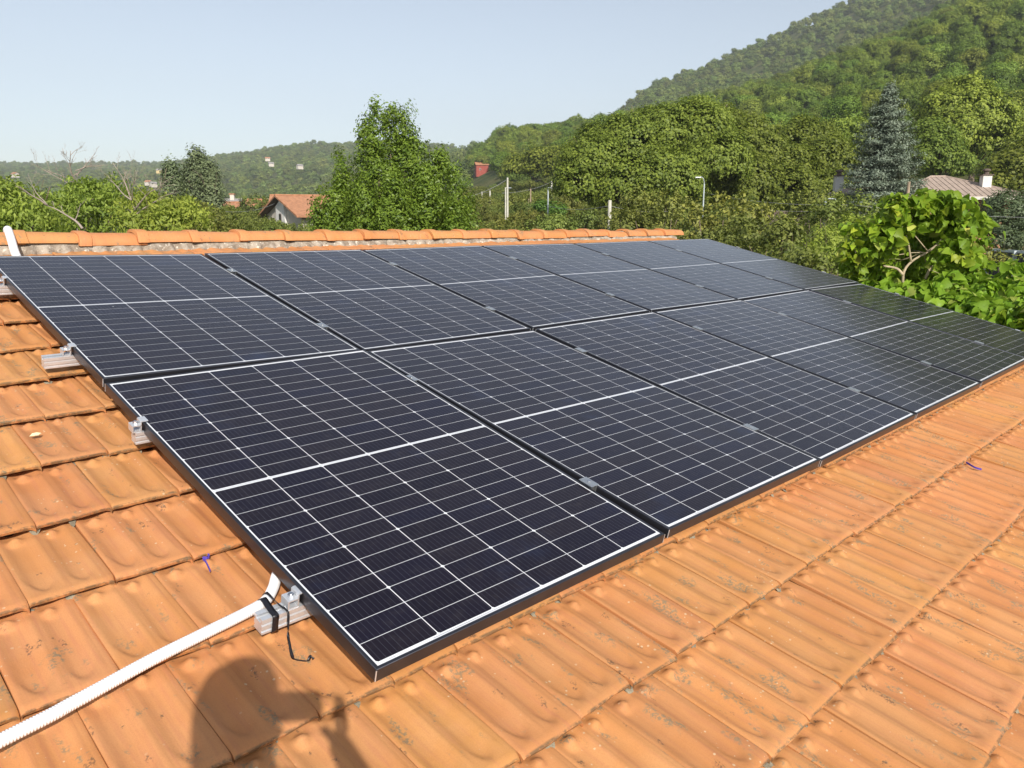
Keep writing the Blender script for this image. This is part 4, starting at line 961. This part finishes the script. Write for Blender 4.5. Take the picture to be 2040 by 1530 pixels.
broad_tree('bright green tree with heart shaped leaves and forked pale trunk beyond the panels',
    [(1800, 430, 46, DC), (1850, 425, 50, DC + .3), (1900, 430, 48, DC), (1760, 470, 42, DC), (1720, 500, 36, DC + .2), (1925, 470, 40, DC), (1905, 510, 40, DC - .2), (1840, 400, 22, DC), (1760, 535, 30, DC + .3), (1935, 540, 34, DC - .1), (1700, 530, 26, DC + .4), (1850, 470, 45, DC + .6), (1800, 490, 45, DC + 1.1), (1865, 525, 50, DC + 1.3), (1780, 530, 40, DC + 1.3), (1830, 570, 50, DC + 1.5), (1900, 560, 45, DC + 1.2), (1690, 500, 20, DC), (1780, 405, 20, DC), (1880, 398, 20, DC), (1945, 440, 22, DC), (1700, 455, 18, DC), (1740, 580, 36, DC + 1.0)],
    3700, (1802, DC), [([(1800, 700, DC), (1801, 600, DC), (1799, 548, DC), (1815, 522, DC), (1848, 502, DC)], .024, .013), ([(1799, 548, DC), (1786, 535, DC), (1760, 530, DC)], .022, .012), ([(1815, 522, DC), (1808, 480, DC), (1797, 452, DC)], .016, .008), ([(1843, 556, DC), (1855, 530, DC), (1868, 512, DC)], .02, .012), ([(1848, 502, DC), (1880, 480, DC), (1905, 465, DC)], .02, .01)], 101, 290, scale=.62)
broad_tree('low leafy thicket of large heart shaped leaves along the right roof edge',
    [(1830, 600, 45, 9.8), (1880, 620, 45, 9.4), (1930, 620, 45, 9.2), (1980, 640, 45, 8.9), (2030, 640, 50, 8.7), (1960, 580, 34, 9.6), (1900, 575, 34, 9.8), (2040, 590, 40, 9.4), (2025, 545, 26, 10), (1780, 590, 30, 10.4), (2080, 660, 60, 8.4), (1750, 560, 26, 10.8)],
    2800, (1950, 9.4), [([(1930, 760, 9.4), (1925, 700, 9.4), (1930, 640, 9.4)], .03, .015)], 102, 290, scale=.64)

# ------------------------------------------------------------------ buildings
M_OROOF = simple('orange_tile_roof', (.40, .19, .10), .85, 0, .2, 3, .4)
M_BROOF = simple('brown_grey_tile_roof', (.36, .28, .225), .85, 0, .18, 4, .5)
M_GROOF = simple('grey_roof', (.28, .26, .25), .85)
M_WWALL = simple('white_wall', (.68, .66, .62), .9, 0, .08, 1.5)
M_PWALL = simple('pale_wall', (.55, .50, .43), .9, 0, .1, 1.5)
M_RWALL = simple('red_wall', (.30, .065, .045), .85, 0, .1, 1.5)
M_OWALL = simple('orange_wall', (.42, .22, .12), .9, 0, .1, 1.5)
M_YWALL = simple('yellow_wall', (.60, .46, .22), .9)
M_SOFFIT = simple('dark_soffit', (.13, .095, .075), .9)
M_GLASSD = simple('dark_window_glass', (.03, .035, .04), .15)
M_FASCIA = simple('pale_fascia', (.62, .58, .52), .7)
def gable_house(label, pc, d, ang, W, L, eave, ridge, wallm, roofm, base=None, wins=(), chim=None, over=.6, cat='house', zz=None, yaxis=None, group=None):
    """centre pixel pc at depth d, ridge along local x turned by ang from the picture plane"""
    b = Vector(wpt(pc, 442, d)); b.z = gz(b) if zz is None else zz
    e = empty('house', label, cat, group, b); e.rotation_euler.z = math.atan2(RT.y, RT.x) + ang
    w, l = W / 2, L / 2; mb = MB()
    V = [(x, y, z) for x in (-l, l) for (y, z) in ((-w, -2.5), (-w, eave), (0, ridge - .12), (w, eave), (w, -2.5))]
    mb.add(V, [(4, 3, 2, 1, 0), (5, 6, 7, 8, 9), (0, 1, 6, 5), (3, 4, 9, 8)]); mb.obj('wall', wallm, e)
    sl = (ridge - eave) / w; mb = MB(); th = .18
    for sg in (-1, 1):
        yo = sg * (w + over); zo = eave - over * sl
        V = [(x, y, z + k) for x in (-l - over, l + over) for (y, z) in ((0, ridge), (yo, zo)) for k in (0, th)]
        F = [(1, 5, 7, 3), (0, 2, 6, 4), (2, 3, 7, 6), (0, 1, 3, 2), (4, 6, 7, 5)]
        mb.add(V, F if sg < 0 else [f[::-1] for f in F])
    rf_ = mb.obj('roof', roofm, e); mb = MB(); mb.tube([(-l - over, 0, ridge + th), (l + over, 0, ridge + th)], .12, 6); mb.obj('ridge_cap', roofm, rf_)
    mb = MB()      # soffit boards below the overhang
    for sg in (-1, 1):
        yo = sg * (w + over); zo = eave - over * sl; V = [(-l - over, 0, ridge - .02), (l + over, 0, ridge - .02), (l + over, yo, zo - .02), (-l - over, yo, zo - .02)]; mb.add(V, [(0, 1, 2, 3)])
    mb.obj('soffit', M_SOFFIT, e)
    for (side, x, z, ww, hh) in wins:
        if side == 'f': c, dm = (x, -w - .01, z), (ww, .08, hh)
        elif side == 'l': c, dm = (-l - .01, x, z), (.08, ww, hh)
        else: c, dm = (l + .01, x, z), (.08, ww, hh)
        f = MB().box(c, dm).obj('window', M_FASCIA if wallm != M_WWALL else M_SOFFIT, e); dm2 = tuple(q * .8 if q > .1 else .11 for q in dm); MB().box(c, dm2).obj('pane', M_GLASSD, f)
    if chim:
        for (x, y, h) in chim: 
            c_ = MB().box((x, y, ridge + h / 2 - .5), (.7, .7, h + 1)).obj('chimney', M_PWALL, e); MB().box((x, y, ridge + h + .06), (.95, .95, .14)).obj('chimney_cap', M_OROOF, c_)
    return e
# white house with the orange roof; its left gable has a raised white bay
hz = gable_house('white walled house with orange roof and grey gable just left of the tall evergreen', 634, 88, R(40), 8.6, 8.0, 2.35, 4.15, M_PWALL, M_OROOF, wins=(), over=.9, zz=-1.35, chim=None)
mb = MB(); V = [(x, y, z) for x in (-4.3, -3.95) for (y, z) in ((-1.3, -2), (-.75, 3.4), (.0, 3.95), (1.3, 3.15), (1.3, -2))]; mb.add(V, [(4, 3, 2, 1, 0), (5, 6, 7, 8, 9), (0, 1, 6, 5), (1, 2, 7, 6), (2, 3, 8, 7), (3, 4, 9, 8)]); mb.obj('white_bay', M_WWALL, hz)
w_ = MB().box((-4.32, .2, 1.9), (.06, .55, 1.0)).obj('window', M_SOFFIT, hz); MB().box((-4.34, .2, 1.9), (.06, .4, .8)).obj('pane', M_GLASSD, w_)
MB().box((2.2, -4.33, 1.2), (3.6, .08, 4)).obj('white_wall', M_WWALL, hz)
gable_house('long orange roofed building behind the white house, only its roof showing', 596, 104, R(12), 7, 6, 2.2, 3.5, M_RWALL, M_OROOF, zz=-.1, over=.5)
gable_house('small dark brown gabled building peeking over the hazel bushes', 512, 112, R(40), 2.6, 3.0, 1.4, 2.1, M_SOFFIT, M_OROOF, zz=1.0, over=.3)
gable_house('low white building with grey roof left of the white house', 478, 140, R(4), 7, 11, 2.2, 3.6, M_WWALL, M_GROOF, zz=.3, wins=(('f', -2, 1.2, 1, .9), ('f', 1.6, 1.2, 1, .9)), chim=[(-1, 0, 1.0)])
gable_house('small orange roof at the foot of the poplars', 447, 120, R(-20), 5, 6, 1.6, 2.9, M_PWALL, M_OROOF, zz=.0)
gable_house('small red house with orange roof on the slope right of the evergreen', 960, 420, R(14), 4.2, 6.4, 3.6, 4.7, M_RWALL, M_OROOF, zz=at(960, 343, 420).z, wins=(('f', -1.2, 1.3, .8, 1.0),), over=.4)
far = [(42, 343, 900, M_PWALL, M_OROOF, 'tiny pale house among trees at the far left edge'), (303, 359, 900, M_PWALL, M_OROOF, 'tiny house with orange roof between dead branches and poplars'),
       (327, 336, 1000, M_YWALL, M_GROOF, 'tiny yellow house left of the poplar pair on the hill'), (541, 313, 1150, M_PWALL, M_OROOF, 'tiny white house high on the left hill under the skyline'),
       (547, 323, 1080, M_WWALL, M_GROOF, 'tiny white block just below the high hill house'), (603, 327, 950, M_WWALL, M_GROOF, 'tiny flat white shed right of the high hill house'), (312, 362, 850, M_WWALL, M_GROOF, 'tiny white wall below the small orange roofed house')]
for k, (px, py, d, wm, rm, lab) in enumerate(far):
    q = at(px, py, d); gable_house(lab, px, d, R(-25 + 13 * k), 5, 6.5, 1.7, 3.2, M_PWALL if wm == M_WWALL else wm, rm, zz=q.z - 3.6, wins=(('f', -2, 1.2, 1.0, 1.0), ('f', 1.6, 1.2, 1.0, 1.0)), over=.4, group='small houses scattered on the left hills')
# villa with hip roofs behind the spruce
vb = Vector(wpt(1800, 442, 63)); vb.z = -2.6; vi = empty('villa', 'villa with brown hip roof and tall chimneys behind the blue spruce', 'house', None, vb); vi.rotation_euler.z = math.atan2(RT.y, RT.x) - R(8)
k63 = 63 / 1510
def vz(py): return at(1800, py, 63).z - vb.z
def vx(px): return (px - 1800) * k63
def hip(x0, x1, y0, y1, ze, zr, ins):
    ym = (y0 + y1) / 2; V = [(x0, y0, ze), (x1, y0, ze), (x1, y1, ze), (x0, y1, ze), (x0 + ins, ym, zr), (x1 - ins, ym, zr)]
    V2 = [(x, y, z - .16) for x, y, z in V[:4]]; return V + V2, [(0, 1, 5, 4), (1, 2, 5), (2, 3, 4, 5), (3, 0, 4), (6, 9, 8, 7), (0, 6, 7, 1), (1, 7, 8, 2), (2, 8, 9, 3), (3, 9, 6, 0)]
ze, zr = vz(395), vz(352)
rm1 = MB(); V, F = hip(vx(1740), vx(1972), -4.6, 5.2, ze, zr, 4.3); rm1.add(V, F); r1 = rm1.obj('roof', M_BROOF, vi)
rm2 = MB(); V, F = hip(vx(1632), vx(1790), -3.2, 3.6, ze + .02, vz(370), 3.0); rm2.add(V, F); r2 = rm2.obj('roof', M_BROOF, vi)
# courses of tiles on the visible slope, as thin raised ribs
mb = MB(); x0, x1 = vx(1740), vx(1972)
for k in range(24):
    x = x0 + (x1 - x0) * (k + .5) / 24; t = min(1, (x - x0) / 4.3, (x1 - x) / 4.3); a = Vector((x, -4.6, ze + .01)); ym = .3; b_ = Vector((x, -4.6 + (ym + 4.6) * t, ze + (zr - ze) * t + .01)); mb.tube([a, b_], .028, 4)
mb.obj('tile_ribs', M_BROOF, r1)
mb = MB(); ym = .3; mb.tube([(x1, -4.6, ze), (x1 - 4.3, ym, zr)], .1, 5); mb.tube([(x0, -4.6, ze), (x0 + 4.3, ym, zr)], .1, 5); mb.tube([(x0 + 4.3, ym, zr), (x1 - 4.3, ym, zr)], .1, 5); mb.obj('hip_ridge', M_BROOF, r1)
MB().box(((x0 + x1) / 2, -4.62, ze - .14), (x1 - x0 + .05, .12, .22)).box((x1 + .02, .3, ze - .14), (.12, 9.8, .22)).obj('fascia', M_FASCIA, vi)
MB().box(((vx(1632) + vx(1790)) / 2, -3.22, ze - .1), (vx(1790) - vx(1632), .1, .16)).obj('fascia', M_FASCIA, vi)
MB().box(((x0 + x1) / 2, .4, ze / 2 - .2), (x1 - x0 - 2.2, 7.8, ze)).obj('wall', M_OWALL, vi)
MB().box((vx(1715), .3, ze / 2 - .2), (vx(1770) - vx(1668), 5.2, ze - .1)).obj('wall', M_OWALL, vi)
MB().box((vx(1672), -2.9, ze / 2 - .1), (.9, .5, ze - .1)).obj('white_pillar', M_WWALL, vi)
w_ = MB().box((vx(1657), -1.9, ze * .62), (.8, .3, ze * .55)).obj('window', M_FASCIA, vi); MB().box((vx(1657), -2.0, ze * .62), (.6, .3, ze * .48)).obj('pane', M_GLASSD, w_)
for px in (1865, 1905): w_ = MB().box((vx(px), -3.52, ze * .62), (1.1, .1, 1.3)).obj('window', M_FASCIA, vi); MB().box((vx(px), -3.56, ze * .62), (.9, .1, 1.1)).obj('pane', M_GLASSD, w_)
for (px, y, zt) in ((1668, -1.2, vz(352)), (1915, -2.2, vz(354))):
    z0 = ze; c = MB().box((vx(px), y, (z0 + zt) / 2), (.62, .62, zt - z0)).obj('chimney', M_WWALL, vi)
    m_ = MB(); m_.box((vx(px), y, zt + .04), (.78, .78, .08)); m_.tube([(vx(px), y, zt), (vx(px), y, zt + .3), (vx(px), y, zt + .34), (vx(px), y, zt + .44), (vx(px), y, zt + .5)], [.2, .17, .3, .28, .12], 8); m_.obj('chimney_pot', M_SOFFIT, c)
MB().box((vx(1935), -4.4, ze - .42), (1.6, 1.4, .1)).obj('porch_roof', M_OROOF, vi)
# wooden shed glimpsed under the chestnuts
gable_house('low brown timber shed under the chestnut trees', 1535, 52, R(-10), 3, 3.6, 1.9, 2.6, simple('shed_wood', (.16, .09, .055), .9), M_SOFFIT, zz=-2.0, over=.3, cat='shed', wins=(('f', .6, 1.0, .8, 1.2),))

# ------------------------------------------------------------------ poles, lamps, wires, fence
M_CONC = simple('pale_concrete', (.56, .54, .46), .85, 0, .1, 2)
M_GALV = simple('galvanised_steel', (.55, .60, .62), .5, .4)
M_WOODP = simple('weathered_wood', (.33, .25, .17), .9, 0, .2, 3)
M_WIRE = simple('wire', (.30, .30, .29), .6)
def pole(px, py, d, r, mat, label, name='utility_pole', cat='pole', group=None, brace=None):
    t = at(px, py, d); b = Vector((t.x, t.y, gz(t))); e = empty(name, label, cat, group, b); H = t.z - b.z
    mb = MB(); mb.tube([(0, 0, -.5), (0, 0, H)], [r * 1.25, r * .9], 10); mb.obj('post', mat, e)
    if brace:
        q = Vector(wpt(*brace)) - b; MB().tube([(0, 0, H * .86), (q.x, q.y, -.3)], .03, 6).obj('brace', M_GALV, e)
    return e, t
def lamp(px, py, d, r, L, mat, label, curved=False, side=1):
    e, t = pole(px, py, d, r, mat, label, 'street_lamp', 'street lamp', 'street lamps along the lane'); H = t.z - e.location.z
    if curved:
        P = [Vector((0, 0, H)), Vector((0, 0, H)) + RT * side * .12 * L + Vector((0, 0, .25)), Vector((0, 0, H + .4)) + RT * side * .4 * L, Vector((0, 0, H + .42)) + RT * side * .75 * L]
    else: P = [Vector((0, 0, H)), Vector((0, 0, H)) + RT * side * L * .9]
    MB().tube(smooth_path(P, 4), r * .45, 6).obj('arm', mat, e)
    p = P[-1]; A = Matrix.Rotation(math.atan2(RT.y, RT.x), 3, 'Z')
    h_ = MB().box(p + RT * side * .12 + Vector((0, 0, -.03)), (.36, .15, .07), A, bev=.02).obj('lamp_head', M_GALV if not curved else M_WHITEP, e); MB().box(p + RT * side * .15 + Vector((0, 0, -.07)), (.26, .11, .03), A).obj('glass', M_GLASSD, h_)
e, tA = pole(1011, 354, 88, .105, M_CONC, 'tall pale concrete pole beside a thinner lamp post right of the evergreen')
e, tB = pole(1215, 399, 44, .105, M_CONC, 'white concrete pole with slanting brace just behind the ridge tiles', brace=(1197, 442, 44))
e, tC = pole(976, 380, 130, .13, M_CONC, 'short pale pole among the bushes left of the tall concrete pole')
e, tD = pole(960, 382, 150, .13, M_CONC, 'shortest distant pale pole nearest the evergreen')
e, tE = pole(1057, 376, 96, .09, M_WOODP, 'thin brown wooden pole between the two lamp posts')
e, tF = pole(1099, 360, 130, .12, M_CONC, 'grey pole tip rising behind the orchard beside the chestnut')
e, tG = pole(1811, 362, 50, .10, M_WOODP, 'wooden pole standing in front of the blue spruce and villa')
e, tH = pole(1053, 396, 96, .06, M_WOODP, 'small leaning stake beside the thin brown pole')
lamp(1007, 374, 84, .075, .35, M_CONC, 'white lamp post standing close left of the tall concrete pole', side=1)
lamp(1092, 374, 80, .075, .45, M_GALV, 'thin grey lamp post with flat head left of the big chestnut', side=1)
lamp(1403, 366, 52, .045, .4, M_GALV, 'curved street lamp standing before the big chestnut trees', True, -1)
lamp(1645, 396, 40, .06, .45, M_GALV, 'pale blue-grey lamp post in front of the villa corner', side=1)
def wire(a, b, sag, label, r=.012):
    P = [a.lerp(b, t / 16) - Vector((0, 0, sag * 4 * (t / 16) * (1 - t / 16))) for t in range(17)]
    o = MB().tube(P, r, 5).obj('wire', M_WIRE, None); o.data.polygons.foreach_set('use_smooth', [True] * len(o.data.polygons)); tag(o, label, 'wire', 'overhead wires')
dz = Vector((0, 0, -.15))
wire(tA + dz, at(880, 400, 70), .5, 'wire from the tall concrete pole down to the left behind the evergreen', .022)
wire(tF + dz, at(1000, 385, 90), .4, 'wire running left from the grey pole tip over the orchard', .022)
wire(tC + dz, tD + dz, .1, 'short wire between the two small pale poles', .03)
wire(tB + dz * 2, at(1085, 408, 70), .3, 'wire from the braced white pole left towards the lamp post', .013)
wire(tB + dz * 2, at(1330, 421, 46), .15, 'wire from the braced white pole right to the chestnuts', .011)
wire(at(1404, 384, 52), at(1690, 408, 40), .25, 'upper wire from the curved lamp to the villa corner', .011)
wire(at(1404, 408, 52), at(1760, 420, 38), .2, 'lower wire passing before the spruce to the broad leaved tree', .010)
wire(at(1700, 408, 30), at(2080, 434, 26), .1, 'wire crossing the dark round tree at the right edge', .008)
wire(at(450, 422, 60), at(548, 405, 86), .3, 'pale wire rising over the hazel bushes to the white house', .016)
# dark fence at the right edge
fb = at(1975, 500, 17); fe = at(2090, 506, 14.5); fx = (fe - fb); fx.z = 0; fl = fx.length; fx.normalize(); zb_ = gz(fb)
e = empty('metal_fence', 'dark grey metal fence behind the thicket at the right edge', 'fence', None, (fb.x, fb.y, zb_)); e.rotation_euler.z = math.atan2(fx.y, fx.x)
Hf = fb.z - zb_; M_FEN = simple('dark_fence_metal', (.045, .045, .05), .5, .3)
sl_me = MB().box((0, 0, Hf - 1.0), (.09, .02, 2.0)).mesh('slat', M_FEN); po_me = MB().box((0, 0, Hf / 2), (.06, .06, Hf + .1)).mesh('fence_post', M_GALV)
k = 0
while k * .11 < fl: put('slat', sl_me, e, loc=(k * .11, 0, 0)); k += 1
for x in (0, fl * .5, fl): put('fence_post', po_me, e, loc=(x, -.05, 0))
MB().box((fl / 2, 0, Hf + .03), (fl, .05, .05)).obj('top_rail', M_GALV, e)

# ------------------------------------------------------------------ the photographer, whose shadow falls on the tiles
def skin(name, verts, edges, mat, root=0, sub=2):
    me = bpy.data.meshes.new(name); me.from_pydata([v[:3] for v in verts], edges, []); o = bpy.data.objects.new(name, me); COL.objects.link(o)
    o.modifiers.new('s', 'SKIN'); 
    for i, v in enumerate(verts):
        r = v[3]; me.skin_vertices[0].data[i].radius = (r, r) if not hasattr(r, '__len__') else r
    me.skin_vertices[0].data[root].use_root = True
    sb = o.modifiers.new('u', 'SUBSURF'); sb.levels = sub; sb.render_levels = sub
    dg = bpy.context.evaluated_depsgraph_get(); ev = bpy.data.meshes.new_from_object(o.evaluated_get(dg)); ev.name = name
    bpy.data.objects.remove(o); ev.materials.clear(); ev.materials.append(mat); ev.polygons.foreach_set('use_smooth', [True] * len(ev.polygons)); return ev
PB = Vector((CAM.x, CAM.y, 0)) - FH * .29 - RT * .02; PB.z = rf(0, -PB.y / CP, HT).z
PHN = CAM.z - PB.z                                     # height of the phone over the feet
pe = empty('person', 'person in shirt and trousers photographing the roof, shadow on the tiles', 'person', None, PB); pe.rotation_euler.z = math.atan2(FH.y, FH.x) - math.pi / 2
# local: +y looks at the panels, +x to the right
sl = SP / CP
def fz(x, y): return 0.
V = [(0, -.02, .90, .13), (0, 0, 1.08, .135), (0, .0, 1.26, .15), (0, -.01, 1.40, .10), (0, .0, 1.47, .056), (0, .02, 1.535, .066), (0, .03, 1.61, .088), (0, .025, 1.69, .078), (0, .02, 1.735, .045),
     (.10, -.02, .86, .105), (.12, .02, .50, .062), (.13, -.02, .10, .042), (.14, .06, .05, .045), (.145, .17, .04, .035),
     (-.10, -.02, .86, .105), (-.12, .0, .50, .062), (-.13, -.04, .08, .042), (-.14, .04, .03, .045), (-.145, .15, .02, .035),
     (.17, -.01, 1.385, .062), (.27, .02, 1.17, .046), (.20, .19, 1.30, .034), (.130, .235, PHN - .045, .026), (-.17, -.01, 1.385, .062), (-.22, .02, 1.17, .046), (-.10, .19, 1.30, .034), (-.030, .235, PHN - .045, .026)]
E_ = [(0, 1), (1, 2), (2, 3), (3, 4), (4, 5), (5, 6), (6, 7), (7, 8), (0, 9), (9, 10), (10, 11), (11, 12), (12, 13), (0, 14), (14, 15), (15, 16), (16, 17), (17, 18), (3, 19), (19, 20), (20, 21), (21, 22), (3, 23), (23, 24), (24, 25), (25, 26)]
M_SKIN = simple('skin', (.50, .29, .20), .55, 0, .06, 8); M_SHIRT = simple('blue_shirt', (.10, .14, .24), .9, 0, .1, 9); M_TROU = simple('dark_trousers', (.05, .055, .07), .9, 0, .1, 9); M_HAIR = simple('dark_hair', (.025, .018, .012), .6, 0, .2, 40, .5)
body = put('body', skin('body', V, E_, M_SKIN), pe)
sh = [(0, -.02, .94, .165), V[1][:3] + (.155,), V[2][:3] + (.168,), (0, -.01, 1.39, .115), (0, 0, 1.435, .07), V[19][:3] + (.078,), (.265, .02, 1.19, .06), V[23][:3] + (.078,), (-.215, .02, 1.19, .06)]
put('shirt', skin('shirt', sh, [(0, 1), (1, 2), (2, 3), (3, 4), (3, 5), (5, 6), (3, 7), (7, 8)], M_SHIRT), pe)
tr = [(0, -.02, .93, .15), (.10, -.02, .85, .12), (.12, .02, .50, .078), (.13, -.02, .13, .062), (-.10, -.02, .85, .12), (-.12, 0, .50, .078), (-.13, -.04, .11, .062)]
put('trousers', skin('trousers', tr, [(0, 1), (1, 2), (2, 3), (0, 4), (4, 5), (5, 6)], M_TROU), pe)
hr_ = [(0, -.04, 1.47, .07), (0, -.035, 1.58, .10), (0, -.015, 1.68, .10), (0, .03, 1.735, .08)]
put('hair', skin('hair', hr_, [(0, 1), (1, 2), (2, 3)], M_HAIR), pe)
for sg in (-1, 1):
    base = Vector((sg * .082 + .055, .245, PHN - .03)); put('ear', skin('ear', [(sg * .085, .02, 1.60, .012), (sg * .095, .012, 1.625, .018), (sg * .092, .012, 1.645, .012)], [(0, 1), (1, 2)], M_SKIN, sub=1), pe)
    for f in range(4):
        a = base + Vector((0, .0, .026 * (f - 1.2) * .72)); put('finger', skin('finger', [tuple(a - Vector((0, .02, 0))) + (.0095,), tuple(a + Vector((sg * .012, .03, .0))) + (.009,), tuple(a + Vector((-sg * .008, .052, .002))) + (.0085,), tuple(a + Vector((-sg * (.028 - .004 * abs(f - 1)), .050, .003))) + (.0078,)], [(0, 1), (1, 2), (2, 3)], M_SKIN, sub=1), pe)
    a = base + Vector((0, -.02, -.03)); put('thumb', skin('thumb', [tuple(a) + (.013,), tuple(a + Vector((-sg * .02, .02, .01))) + (.011,), tuple(a + Vector((-sg * .04, .03, .02))) + (.0095,)], [(0, 1), (1, 2)], M_SKIN, sub=1), pe)
put('nose', skin('nose', [(0, .105, 1.64, .010), (0, .125, 1.605, .014)], [(0, 1)], M_SKIN, sub=1), pe)
ph_ = MB().box((0, 0, 0), (.156, .009, .075), None, bev=.003)
o = ph_.obj('smartphone', M_TAPE); o.location = CAM - CZ * .022 + RT * .0; o.rotation_euler.z = math.atan2(FH.y, FH.x) - math.pi / 2; tag(o, 'black smartphone held sideways in both hands by the photographer', 'phone')

# ------------------------------------------------------------------ air
HAZE = True
if HAZE:
    t = bpy.data.materials.new('haze'); t.use_nodes = True; nt = t.node_tree; nt.nodes.clear(); oo = nt.nodes.new('ShaderNodeOutputMaterial'); pv = nt.nodes.new('ShaderNodeVolumePrincipled')
    pv.inputs['Color'].default_value = (.88, .95, 1, 1); pv.inputs['Density'].default_value = .00018; pv.inputs['Anisotropy'].default_value = 0.; nt.links.new(pv.outputs[0], oo.inputs['Volume'])
    hb = MB().box((0, 0, 0), (6800, 6800, 640)).obj('haze', t); hb.location = (CAM.x, CAM.y, 640 / 2 - 64); hb['kind'] = 'stuff'
